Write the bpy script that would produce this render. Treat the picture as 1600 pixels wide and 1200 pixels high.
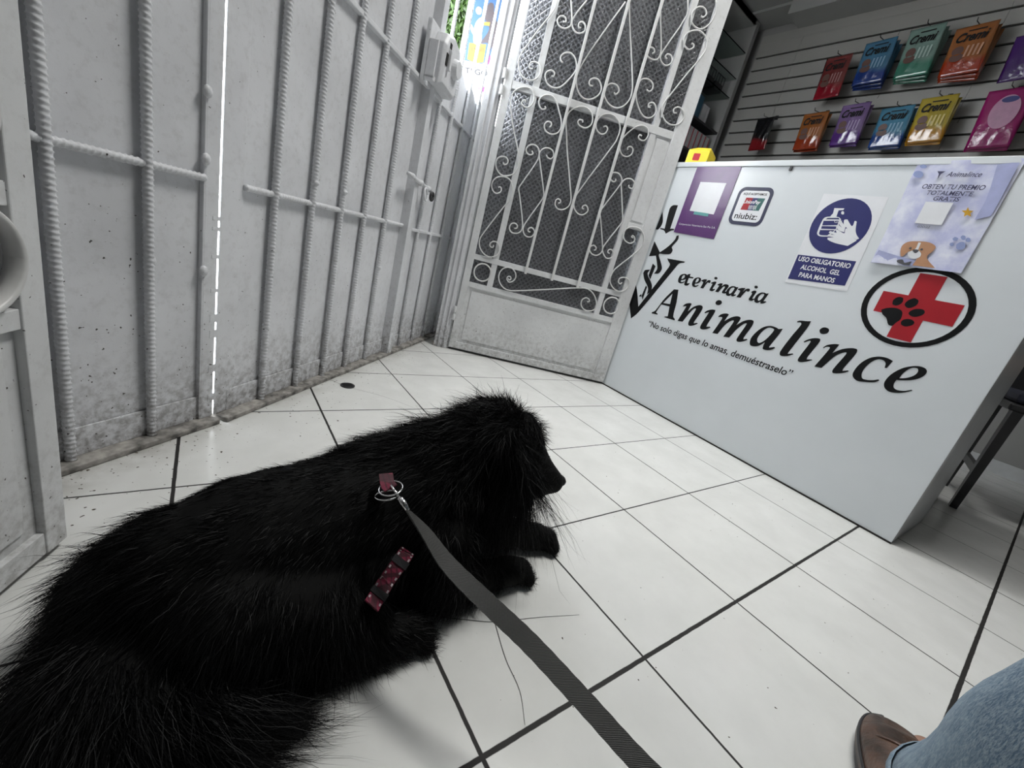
# vet clinic entrance: dog, gate, scrollwork door, counter
import bpy, bmesh, math, random
import numpy as np
from mathutils import Vector, Matrix, Euler
from mathutils.bvhtree import BVHTree
random.seed(7); rng = np.random.default_rng(7)
C = bpy.context.scene.collection
for o in list(bpy.data.objects): bpy.data.objects.remove(o)
CAM_POS=(0.03825, -0.20301, 0.53776)
CAM_RIGHT=(0.80139, -0.54477, 0.247)
CAM_UP=(-0.02049, 0.3877, 0.92156)
CAM_FWD=(0.5978, 0.74358, -0.29954)
CAM_F=647.46
CRACKS=[[(0.3688, 1.1304), (0.4141, 1.0686), (0.505, 0.9939), (0.575, 0.9058)], [(0.3338, 0.1827), (0.3685, 0.1643), (0.4074, 0.1452), (0.479, 0.1257), (0.5523, 0.1023)], [(0.4068, 0.1443), (0.3902, 0.0875), (0.3834, 0.0422), (0.3656, 0.0056)]]
DRAIN=(0.4127, 1.079)
POSTER=(3.47753, 6.81387)
POSTER_A=-0.4557
PD={'board': [(-0.354, 3.995, 1), (0.073, 4.132, 1), (0.05, 3.682, 1), (0.139, 2.617, 1), (-0.411, 2.455, 1), (-0.335, 3.067, 1)], 'blue': [(-0.36, 3.993, 1), (0.097, 4.14, 1), (0.073, 3.864, 1), (0.079, 3.647, 1), (0.06, 3.188, 1), (-0.045, 3.109, 1), (-0.31, 3.075, 1), (-0.327, 3.519, 1)], 'yellow': [(-0.288, 3.314, 1), (-0.031, 3.371, 1), (-0.023, 3.133, 1), (-0.136, 3.087, 1), (-0.274, 3.097, 1)], 'yellow2': [(-0.14, 3.633, 1), (-0.039, 3.659, 1), (-0.04, 3.609, 1), (-0.143, 3.588, 1)], 'magenta': [(0.013, 3.242, 1), (0.086, 3.253, 1), (0.066, 3.132, 1), (-0.004, 3.11, 1)], 'magenta2': [(-0.016, 2.8, 1), (0.077, 2.822, 1), (0.073, 2.749, 1), (-0.016, 2.74, 1)], 'fig': [(-0.105, 3.883, 0), (-0.041, 3.893, 0), (0.005, 3.756, 0), (0.118, 3.626, 0), (0.035, 3.295, 0), (-0.016, 3.393, 0), (-0.117, 3.362, 0), (-0.033, 3.578, 0), (-0.144, 3.708, 0)], 'cl': [(-0.284, 3.74, 0), (-0.256, 3.792, 0), (-0.2, 3.778, 0), (-0.198, 3.713, 0), (-0.248, 3.697, 0)], 'cl2': [(-0.249, 3.41, 0), (-0.249, 3.588, 0), (-0.176, 3.676, 0), (-0.112, 3.397, 0), (-0.138, 3.333, 0), (-0.218, 3.33, 0)], 'cl3': [(-0.321, 3.554, 0), (-0.264, 3.506, 0), (-0.254, 3.431, 0), (-0.316, 3.501, 0)]}
PT1=[(-0.241, 3.222), (-0.042, 3.271)]
PT2=[(-0.268, 2.914), (0.077, 2.971)]
TREES=[(4.467, 10.782, 4.931)]
RINGPOS = (0.2365, 0.230, 0.213)
STRAP = [(0.263, 0.2, 0.131), (0.258, 0.197, 0.126), (0.245, 0.189, 0.116), (0.234, 0.184, 0.105), (0.22, 0.172, 0.099), (0.206, 0.156, 0.101)]
NECK = [(0.235, 0.239, 0.214), (0.237, 0.255, 0.219)]
LEASH = [(0.250, 0.197, 0.200), (0.264, 0.167, 0.187), (0.277, 0.124, 0.173), (0.303, 0.066, 0.16), (0.332, 0.014, 0.144), (0.367, -0.051, 0.118), (0.397, -0.117, 0.097), (0.40, -0.19, 0.12), (.37, -.33, .28)]
ANKLE = (.700, -.335, .10); KNEE = (.67, -.42, .50); TOED = (1, .30, 0); HEMOFF = (.052, -.008, -.035); SHO = (-.022, .016); HIPP = (.22, -.52, .52); SEAMJ = 6

# ------------------------------------------------------------------ camera
scn = bpy.context.scene
cd = bpy.data.cameras.new('camera'); cam = bpy.data.objects.new('camera', cd); C.objects.link(cam)
RT = Vector((0.80087, -0.54512, 0.24767)); UP = Vector((-0.01954, 0.38794, 0.92148)); FW = Vector((0.59843, 0.74280, -0.29997))
RT = Vector(CAM_RIGHT); UP = Vector(CAM_UP); FW = Vector(CAM_FWD)
M = Matrix((RT, UP, -FW)).transposed().to_4x4(); M.translation = Vector(CAM_POS)
cam.matrix_world = M
cd.sensor_fit = 'HORIZONTAL'; cd.sensor_width = 36.0; cd.lens = 36.0 * CAM_F / 1600.0
cd.clip_start = 0.02; cd.clip_end = 100
scn.camera = cam
# ------------------------------------------------------------------ world and light
w = bpy.data.worlds.new('world'); scn.world = w; w.use_nodes = True
bg = w.node_tree.nodes['Background']; bg.inputs[0].default_value = (0.93, 0.97, 1.0, 1); bg.inputs[1].default_value = 8.0
def area(name, loc, target, sx, sy, power, col=(1, 1, 1)):
    l = bpy.data.lights.new(name, 'AREA'); l.shape = 'RECTANGLE'; l.size = sx; l.size_y = sy; l.energy = power; l.color = col
    o = bpy.data.objects.new(name, l); C.objects.link(o); o.location = loc
    o.rotation_euler = (Vector(target) - Vector(loc)).to_track_quat('-Z', 'Y').to_euler()
    return o
el = area('entrance_ceiling_light', (1.30, 0.42, 2.80), (1.0, 0.42, 0), 0.9, 0.25, 13, (1.0, 0.99, 0.96)); el.data.spread = math.radians(115)
area('shop_ceiling_light', (2.9, -0.6, 2.86), (2.9, -0.6, 0), 1.2, 0.2, 0.8, (1.0, 0.99, 0.96))
scn.view_settings.view_transform = 'Standard'; scn.view_settings.look = 'None'
scn.view_settings.exposure = 0.78; scn.view_settings.gamma = 1.0; scn.view_settings.use_curve_mapping = False

# ------------------------------------------------------------------ materials
def nodes(name):
    m = bpy.data.materials.new(name); m.use_nodes = True
    nt = m.node_tree; return m, nt, nt.nodes['Principled BSDF']
def N(nt, t, **k):
    n = nt.nodes.new(t)
    for a, b in k.items(): setattr(n, a, b)
    return n
def math_n(nt, op, a, b=None, clamp=False):
    n = nt.nodes.new('ShaderNodeMath'); n.operation = op; n.use_clamp = clamp
    for i, v in enumerate((a, b)):
        if v is None: continue
        if isinstance(v, (int, float)): n.inputs[i].default_value = v
        else: nt.links.new(v, n.inputs[i])
    return n.outputs[0]
def mixc(nt, fac, a, b):
    n = nt.nodes.new('ShaderNodeMix'); n.data_type = 'RGBA'
    if isinstance(fac, (int, float)): n.inputs[0].default_value = fac
    else: nt.links.new(fac, n.inputs[0])
    for i, v in ((6, a), (7, b)):
        if isinstance(v, tuple): n.inputs[i].default_value = (*v, 1)
        else: nt.links.new(v, n.inputs[i])
    return n.outputs[2]
def noise(nt, vec, scale, detail=3, rough=.55):
    n = nt.nodes.new('ShaderNodeTexNoise'); n.inputs['Scale'].default_value = scale; n.inputs['Detail'].default_value = detail
    n.inputs['Roughness'].default_value = rough
    if vec is not None: nt.links.new(vec, n.inputs['Vector'])
    return n.outputs[0]
def geo(nt): return nt.nodes.new('ShaderNodeNewGeometry').outputs['Position']
def objc(nt): return nt.nodes.new('ShaderNodeTexCoord').outputs['Object']
def ramp(nt, v, lo, hi):
    n = nt.nodes.new('ShaderNodeMapRange'); n.inputs[1].default_value = lo; n.inputs[2].default_value = hi; nt.links.new(v, n.inputs[0]); n.clamp = True
    return n.outputs[0]
def bump(nt, b, h, s, d=0.002):
    n = nt.nodes.new('ShaderNodeBump'); n.inputs['Strength'].default_value = s; n.inputs['Distance'].default_value = d
    nt.links.new(h, n.inputs['Height']); nt.links.new(n.outputs[0], b.inputs['Normal'])
def plain(name, col, rough=.5, metal=0, var=.08, scale=30, bumpy=0, spec=.5):
    m, nt, b = nodes(name)
    nz = noise(nt, objc(nt), scale)
    dark = tuple(c * (1 - var * 2) for c in col)
    nt.links.new(mixc(nt, ramp(nt, nz, .3, .7), dark, col), b.inputs['Base Color'])
    b.inputs['Roughness'].default_value = rough; b.inputs['Metallic'].default_value = metal; b.inputs['Specular IOR Level'].default_value = spec
    if bumpy: bump(nt, b, nz, bumpy)
    return m
def paint(name, col, dirt=1.0, rough=.42):
    m, nt, b = nodes(name)
    p = geo(nt); z = N(nt, 'ShaderNodeSeparateXYZ'); nt.links.new(p, z.inputs[0]); z = z.outputs[2]
    big = noise(nt, p, 5, 4); fine = noise(nt, p, 60, 5, .7); spk = noise(nt, p, 170, 1)
    c = mixc(nt, ramp(nt, big, .35, .65), tuple(v * .86 for v in col), col)
    c = mixc(nt, math_n(nt, 'MULTIPLY', ramp(nt, fine, .5, .75), .25), c, (.30, .29, .27))
    # chips and splashes, denser towards the floor
    low = ramp(nt, z, .55, .0)
    th = math_n(nt, 'ADD', spk, math_n(nt, 'MULTIPLY', low, .06))
    c = mixc(nt, ramp(nt, th, .775, .80), c, (.06, .055, .05))
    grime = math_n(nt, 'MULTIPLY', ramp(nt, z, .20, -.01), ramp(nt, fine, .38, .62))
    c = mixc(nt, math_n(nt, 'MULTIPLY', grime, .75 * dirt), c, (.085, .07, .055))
    nt.links.new(c, b.inputs['Base Color']); b.inputs['Roughness'].default_value = rough
    bump(nt, b, fine, .25, .001)
    return m
M_gate = paint('gate_paint', (.75, .76, .785))
M_door = paint('door_paint', (.73, .74, .745), .6)
M_ledge = plain('dirty_ledge', (.42, .40, .37), .8, var=.42, scale=38, bumpy=.4)
M_scroll = plain('scroll_paint', (.70, .70, .69), .4, var=.06)
M_white = plain('white_laminate', (.72, .755, .78), .20, var=.02, scale=6)
M_side = plain('grey_laminate_edge', (.52, .53, .54), .3, var=.04)
M_black = plain('black_vinyl', (.006, .0065, .0075), .55, var=.1, spec=.2)
M_red = plain('red_vinyl', (.40, .004, .014), .5, var=.05)
M_navy = plain('navy_print', (.016, .019, .135), .45, var=.05)
M_paper = plain('white_sticker', (.80, .81, .84), .3, var=.02)
M_purple = plain('purple_sticker', (.115, .035, .17), .22, var=.1, scale=12, bumpy=.5)
M_steel = plain('chrome', (.75, .75, .75), .18, 1)
M_dark = plain('dark_metal', (.02, .02, .022), .4)
M_wall = plain('plaster_wall', (.27, .265, .26), .75, var=.05, scale=3)
M_ceil = plain('ceiling_plaster', (.30, .30, .29), .8, var=.04, scale=3)
M_slat = plain('slatwall_board', (.30, .29, .275), .45, var=.03, scale=4)
M_groove = plain('groove', (.015, .014, .013), .8)

def glass_mat():
    m, nt, b = nodes('patterned_glass')
    t = objc(nt); mp = N(nt, 'ShaderNodeMapping'); nt.links.new(t, mp.inputs[0]); mp.inputs['Rotation'].default_value = (0, math.radians(45), 0)
    v = N(nt, 'ShaderNodeTexVoronoi'); v.distance = 'CHEBYCHEV'; v.inputs['Scale'].default_value = 62; v.inputs['Randomness'].default_value = .12
    nt.links.new(mp.outputs[0], v.inputs['Vector'])
    h = math_n(nt, 'ADD', v.outputs['Distance'], math_n(nt, 'MULTIPLY', noise(nt, t, 160, 2), .5))
    bump(nt, b, h, 1.0, .006)
    fac = ramp(nt, h, .25, .75)
    nt.links.new(mixc(nt, fac, (.045, .045, .05), (.48, .49, .52)), b.inputs['Base Color']); b.inputs['Transmission Weight'].default_value = .80  # light caught by the embossed facets is also put into the base colour
    b.inputs['Roughness'].default_value = .10; b.inputs['IOR'].default_value = 1.3
    return m
M_glass = glass_mat()
def clear_glass():
    m, nt, b = nodes('clear_shelf_glass')
    b.inputs['Base Color'].default_value = (.75, .85, .82, 1); b.inputs['Transmission Weight'].default_value = 1; b.inputs['Roughness'].default_value = .03; b.inputs['IOR'].default_value = 1.2
    return m
M_clear = clear_glass()

def floor_mat():
    m, nt, b = nodes('white_floor_tiles')
    p = geo(nt); s = N(nt, 'ShaderNodeSeparateXYZ'); nt.links.new(p, s.inputs[0]); X, Y = s.outputs[0], s.outputs[1]
    wob = math_n(nt, 'MULTIPLY', math_n(nt, 'SUBTRACT', noise(nt, p, 40, 2), .5), .0016)
    tot = None
    def line(axis, pos, wd):
        nonlocal tot
        d = math_n(nt, 'ABSOLUTE', math_n(nt, 'ADD', math_n(nt, 'SUBTRACT', axis, pos), wob))
        k = ramp(nt, d, wd * .5 + .0004, wd * .5 - .0004)
        tot = k if tot is None else math_n(nt, 'MAXIMUM', tot, k)
    T = .30
    wy = {-1: .0075, 0: .0066, 1: .0036, 2: .0034, 3: .0040, 4: .004}
    wx = {0: .006, 1: .0055, 2: .0040, 3: .0036, 4: .0038, 5: .0034, 6: .0048, 7: .0034, 8: .004}
    for k in range(-5, 10): line(Y, k * T, wy.get(k, .004))
    for k in range(-4, 15): line(X, k * T, wx.get(k, .004))
    sc = noise(nt, p, 9, 5, .6); fine = noise(nt, p, 220, 2); spk = noise(nt, p, 120, 1)
    c = mixc(nt, ramp(nt, sc, .35, .7), (.66, .665, .645), (.72, .725, .705))
    # gate line distance : mud thrown on the tiles next to the gate
    dg = math_n(nt, 'ABSOLUTE', math_n(nt, 'ADD', math_n(nt, 'SUBTRACT', math_n(nt, 'MULTIPLY', X, .705), math_n(nt, 'MULTIPLY', Y, .71)), .571))
    near = math_n(nt, 'ADD', ramp(nt, dg, .28, .0), 0)
    th = math_n(nt, 'ADD', math_n(nt, 'ADD', spk, math_n(nt, 'MULTIPLY', near, .10)), math_n(nt, 'MULTIPLY', math_n(nt, 'SUBTRACT', sc, .5), .14))
    c = mixc(nt, ramp(nt, th, .775, .80), c, (.07, .055, .04))
    c = mixc(nt, math_n(nt, 'MULTIPLY', math_n(nt, 'MULTIPLY', ramp(nt, dg, .09, .0), ramp(nt, sc, .4, .6)), .55), c, (.16, .14, .11))
    c = mixc(nt, tot, c, (.012, .011, .010))
    nt.links.new(c, b.inputs['Base Color'])
    r = math_n(nt, 'ADD', math_n(nt, 'MULTIPLY', tot, .5), math_n(nt, 'ADD', .13, math_n(nt, 'MULTIPLY', sc, .16)))
    nt.links.new(r, b.inputs['Roughness'])
    h = math_n(nt, 'SUBTRACT', math_n(nt, 'MULTIPLY', fine, .12), tot)
    bump(nt, b, h, .35, .0012)
    b.inputs['Specular IOR Level'].default_value = .45
    return m

# ------------------------------------------------------------------ builders
class MB:
    def __init__(s): s.v = []; s.f = []
    def add(s, v, f):
        k = len(s.v); s.v += [tuple(x) for x in v]; s.f += [tuple(i + k for i in q) for q in f]; return s
    def box(s, x0, x1, y0, y1, z0, z1):
        v = [(x, y, z) for x in (x0, x1) for y in (y0, y1) for z in (z0, z1)]
        return s.add(v, [(0, 1, 3, 2), (4, 6, 7, 5), (0, 4, 5, 1), (2, 3, 7, 6), (0, 2, 6, 4), (1, 5, 7, 3)])
    def ring_loft(s, rings, closed=True, caps=True):
        n = len(rings[0]); v = [p for r in rings for p in r]; f = []
        for i in range(len(rings) - 1):
            for j in range(n):
                k = (j + 1) % n
                f.append((i * n + j, i * n + k, (i + 1) * n + k, (i + 1) * n + j))
        if caps: f.append(tuple(range(n - 1, -1, -1))); f.append(tuple((len(rings) - 1) * n + j for j in range(n)))
        return s.add(v, f)
    def tube(s, pts, r, n=8, ry=None, up=None, caps=True):
        pts = [Vector(p) for p in pts]; rr = r if isinstance(r, (list, tuple)) else [r] * len(pts)
        rings = []; prev = None
        for i, p in enumerate(pts):
            t = (pts[min(i + 1, len(pts) - 1)] - pts[max(i - 1, 0)]).normalized()
            if prev is None:
                a = Vector(up) if up else (Vector((0, 0, 1)) if abs(t.z) < .9 else Vector((1, 0, 0)))
            else: a = prev
            a = (a - t * a.dot(t)).normalized(); prev = a; b = t.cross(a)
            k = 1 if ry is None else ry
            rings.append([p + a * rr[i] * math.cos(2 * math.pi * j / n) + b * rr[i] * k * math.sin(2 * math.pi * j / n) for j in range(n)])
        return s.ring_loft(rings, caps=caps)
    def rebar(s, x, y, z0, z1, r=.006, horiz=None):
        n = 10; rings = []; L = z1 - z0; m = max(2, int(L / .0016))
        for i in range(m + 1):
            q = z0 + L * i / m; ring = []
            for j in range(n):
                t = 2 * math.pi * j / n
                rad = r * (1 + .24 * max(0, math.sin(q * 2 * math.pi / .0085 + t)) ** 2)
                a, b_ = rad * math.cos(t), rad * math.sin(t)
                ring.append((q, y + a, x + b_) if horiz else (x + a, y + b_, q))
            rings.append(ring)
        return s.ring_loft(rings)
    def sphere(s, c, rx, ry=None, rz=None, n=12, rot=None):
        ry = ry or rx; rz = rz or rx; v = []; f = []
        for i in range(1, n // 2 + 1 - 1):
            a = math.pi * i / (n // 2)
            for j in range(n):
                t = 2 * math.pi * j / n; v.append(Vector((rx * math.sin(a) * math.cos(t), ry * math.sin(a) * math.sin(t), rz * math.cos(a))))
        m = n // 2 - 1
        top = len(v); v.append(Vector((0, 0, rz))); bot = len(v); v.append(Vector((0, 0, -rz)))
        for i in range(m - 1):
            for j in range(n): f.append((i * n + j, (i + 1) * n + j, (i + 1) * n + (j + 1) % n, i * n + (j + 1) % n))
        for j in range(n): f.append((top, j, (j + 1) % n)); f.append((bot, (m - 1) * n + (j + 1) % n, (m - 1) * n + j))
        if rot: v = [rot @ p for p in v]
        return s.add([p + Vector(c) for p in v], f)
    def build(s, name, mat, parent=None, smooth=False, bevel=0):
        me = bpy.data.meshes.new(name); me.from_pydata(s.v, [], s.f); me.update()
        bm = bmesh.new(); bm.from_mesh(me); bmesh.ops.recalc_face_normals(bm, faces=bm.faces)
        if bevel: bmesh.ops.bevel(bm, geom=bm.edges[:], offset=bevel, segments=2, affect='EDGES', profile=.5)
        bm.to_mesh(me); bm.free()
        if smooth: me.polygons.foreach_set('use_smooth', [True] * len(me.polygons))
        o = bpy.data.objects.new(name, me); C.objects.link(o); me.materials.append(mat)
        if parent: o.parent = parent
        return o
def tag(o, label=None, cat=None, group=None, kind=None):
    if label: o['label'] = label
    if cat: o['category'] = cat
    if group: o['group'] = group
    if kind: o['kind'] = kind
    return o
def thing(name, label, cat, loc=(0, 0, 0), rz=0, group=None, kind=None):
    o = bpy.data.objects.new(name, None); C.objects.link(o); o.empty_display_size = .05
    o.location = loc; o.rotation_euler = (0, 0, rz); return tag(o, label, cat, group, kind)
def dup(root, loc=None, rz=None):
    r = root.copy(); C.objects.link(r)
    if loc is not None: r.location = loc
    if rz is not None: r.rotation_euler = (0, 0, rz)
    for ch in list(root.children):
        c = ch.copy(); C.objects.link(c); c.parent = r
        for g in ch.children: d = g.copy(); C.objects.link(d); d.parent = c
    return r
def catmull(P, n=4, closed=False, corner=None):
    out = []; m = len(P); corner = corner or [0] * m
    for i in range(m if closed else m - 1):
        p1, p2 = Vector(P[i]), Vector(P[(i + 1) % m])
        p0 = Vector(P[(i - 1) % m]) if (closed or i > 0) else p1; p3 = Vector(P[(i + 2) % m]) if (closed or i + 2 < m) else p2
        if corner[i]: p0 = p1
        if corner[(i + 1) % m]: p3 = p2
        # centripetal-ish scaling of tangents
        d = (p2 - p1).length
        def tang(a, b_, c_):
            l = (b_ - a).length + (c_ - b_).length
            return (c_ - a) * (d / l) if l > 1e-9 else p2 - p1
        t1 = tang(p0, p1, p2) if not corner[i] and (p0 - p1).length > 1e-9 else (p2 - p1)
        t2 = tang(p1, p2, p3) if not corner[(i + 1) % m] and (p3 - p2).length > 1e-9 else (p2 - p1)
        for k in range(n):
            t = k / n
            out.append((2 * t**3 - 3 * t**2 + 1) * p1 + (t**3 - 2 * t**2 + t) * t1 + (-2 * t**3 + 3 * t**2) * p2 + (t**3 - t**2) * t2)
    if not closed: out.append(Vector(P[-1]))
    return out
def from_curve(cu, name, mat, parent, off, thick=0):
    """evaluate a flat curve (x, y) and stand it up in its parent's frame: x, depth -off, z"""
    tmp = bpy.data.objects.new('tmp', cu); C.objects.link(tmp); bpy.context.view_layer.update()
    me = bpy.data.meshes.new_from_object(tmp.evaluated_get(bpy.context.evaluated_depsgraph_get()))
    bpy.data.objects.remove(tmp)
    n = len(me.vertices); co = np.empty(n * 3, 'f'); me.vertices.foreach_get('co', co); co = co.reshape(-1, 3)
    me.vertices.foreach_set('co', np.stack([co[:, 0], -off - co[:, 2], co[:, 1]], 1).ravel()); me.update()
    me.name = name; me.materials.clear(); me.materials.append(mat)
    o = bpy.data.objects.new(name, me); C.objects.link(o)
    if parent: o.parent = parent
    return o
def decal(name, shapes, mat, parent, off=.0006, ex=.0003, n=4):
    """shapes: list of [outline, hole, ...] with (u, z, corner)"""
    cu = bpy.data.curves.new(name, 'CURVE'); cu.dimensions = '2D'; cu.fill_mode = 'BOTH'; cu.extrude = ex
    for sh in shapes:
        for pl in sh:
            pts = catmull([(p[0], p[1], 0) for p in pl], n, True, [p[2] if len(p) > 2 else 1 for p in pl])
            sp = cu.splines.new('POLY'); sp.points.add(len(pts) - 1); sp.use_cyclic_u = True
            for q, p in zip(sp.points, pts): q.co = (p.x, p.y, 0, 1)
    return from_curve(cu, name, mat, parent, off)
def text(name, s, mat, parent, x, z, width=None, height=.02, shear=0, off=.0009, bold=0, align='LEFT', rot=0, ex=.0002, spacing=1.0):
    cu = bpy.data.curves.new(name, 'FONT'); cu.body = s; cu.size = 1; cu.shear = shear; cu.offset = bold; cu.align_x = align; cu.space_character = spacing
    cu.resolution_u = 3
    tmp = bpy.data.objects.new('tmp', cu); C.objects.link(tmp); bpy.context.view_layer.update()
    me = bpy.data.meshes.new_from_object(tmp.evaluated_get(bpy.context.evaluated_depsgraph_get())); bpy.data.objects.remove(tmp)
    n = len(me.vertices); co = np.empty(n * 3, 'f'); me.vertices.foreach_get('co', co); co = co.reshape(-1, 3).astype('f8')
    sy = height / .70
    x0, x1 = co[:, 0].min(), co[:, 0].max()
    sx = width / (x1 - x0) if width else sy
    if align == 'LEFT': X = (co[:, 0] - x0) * sx
    else: X = (co[:, 0] - (x0 + x1) / 2) * sx
    Z = co[:, 1] * sy
    cr, sr = math.cos(rot), math.sin(rot)
    out = np.stack([x + X * cr - Z * sr, np.full(n, -off) - co[:, 2], z + X * sr + Z * cr], 1)
    me.vertices.foreach_set('co', out.astype('f').ravel()); me.update(); me.materials.clear(); me.materials.append(mat); me.name = name
    o = bpy.data.objects.new(name, me); C.objects.link(o)
    if parent: o.parent = parent
    return o
def rrect(x0, x1, z0, z1, r=0, n=5):
    if r == 0: return [(x0, z0, 1), (x1, z0, 1), (x1, z1, 1), (x0, z1, 1)]
    o = []
    for cx, cz, a in ((x1 - r, z0 + r, -90), (x1 - r, z1 - r, 0), (x0 + r, z1 - r, 90), (x0 + r, z0 + r, 180)):
        for k in range(n + 1):
            t = math.radians(a + 90 * k / n); o.append((cx + r * math.cos(t), cz + r * math.sin(t), 1))
    return o
def ellipse(cx, cz, rx, rz, n=40): return [(cx + rx * math.cos(2 * math.pi * k / n), cz + rz * math.sin(2 * math.pi * k / n), 1) for k in range(n)]
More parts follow.
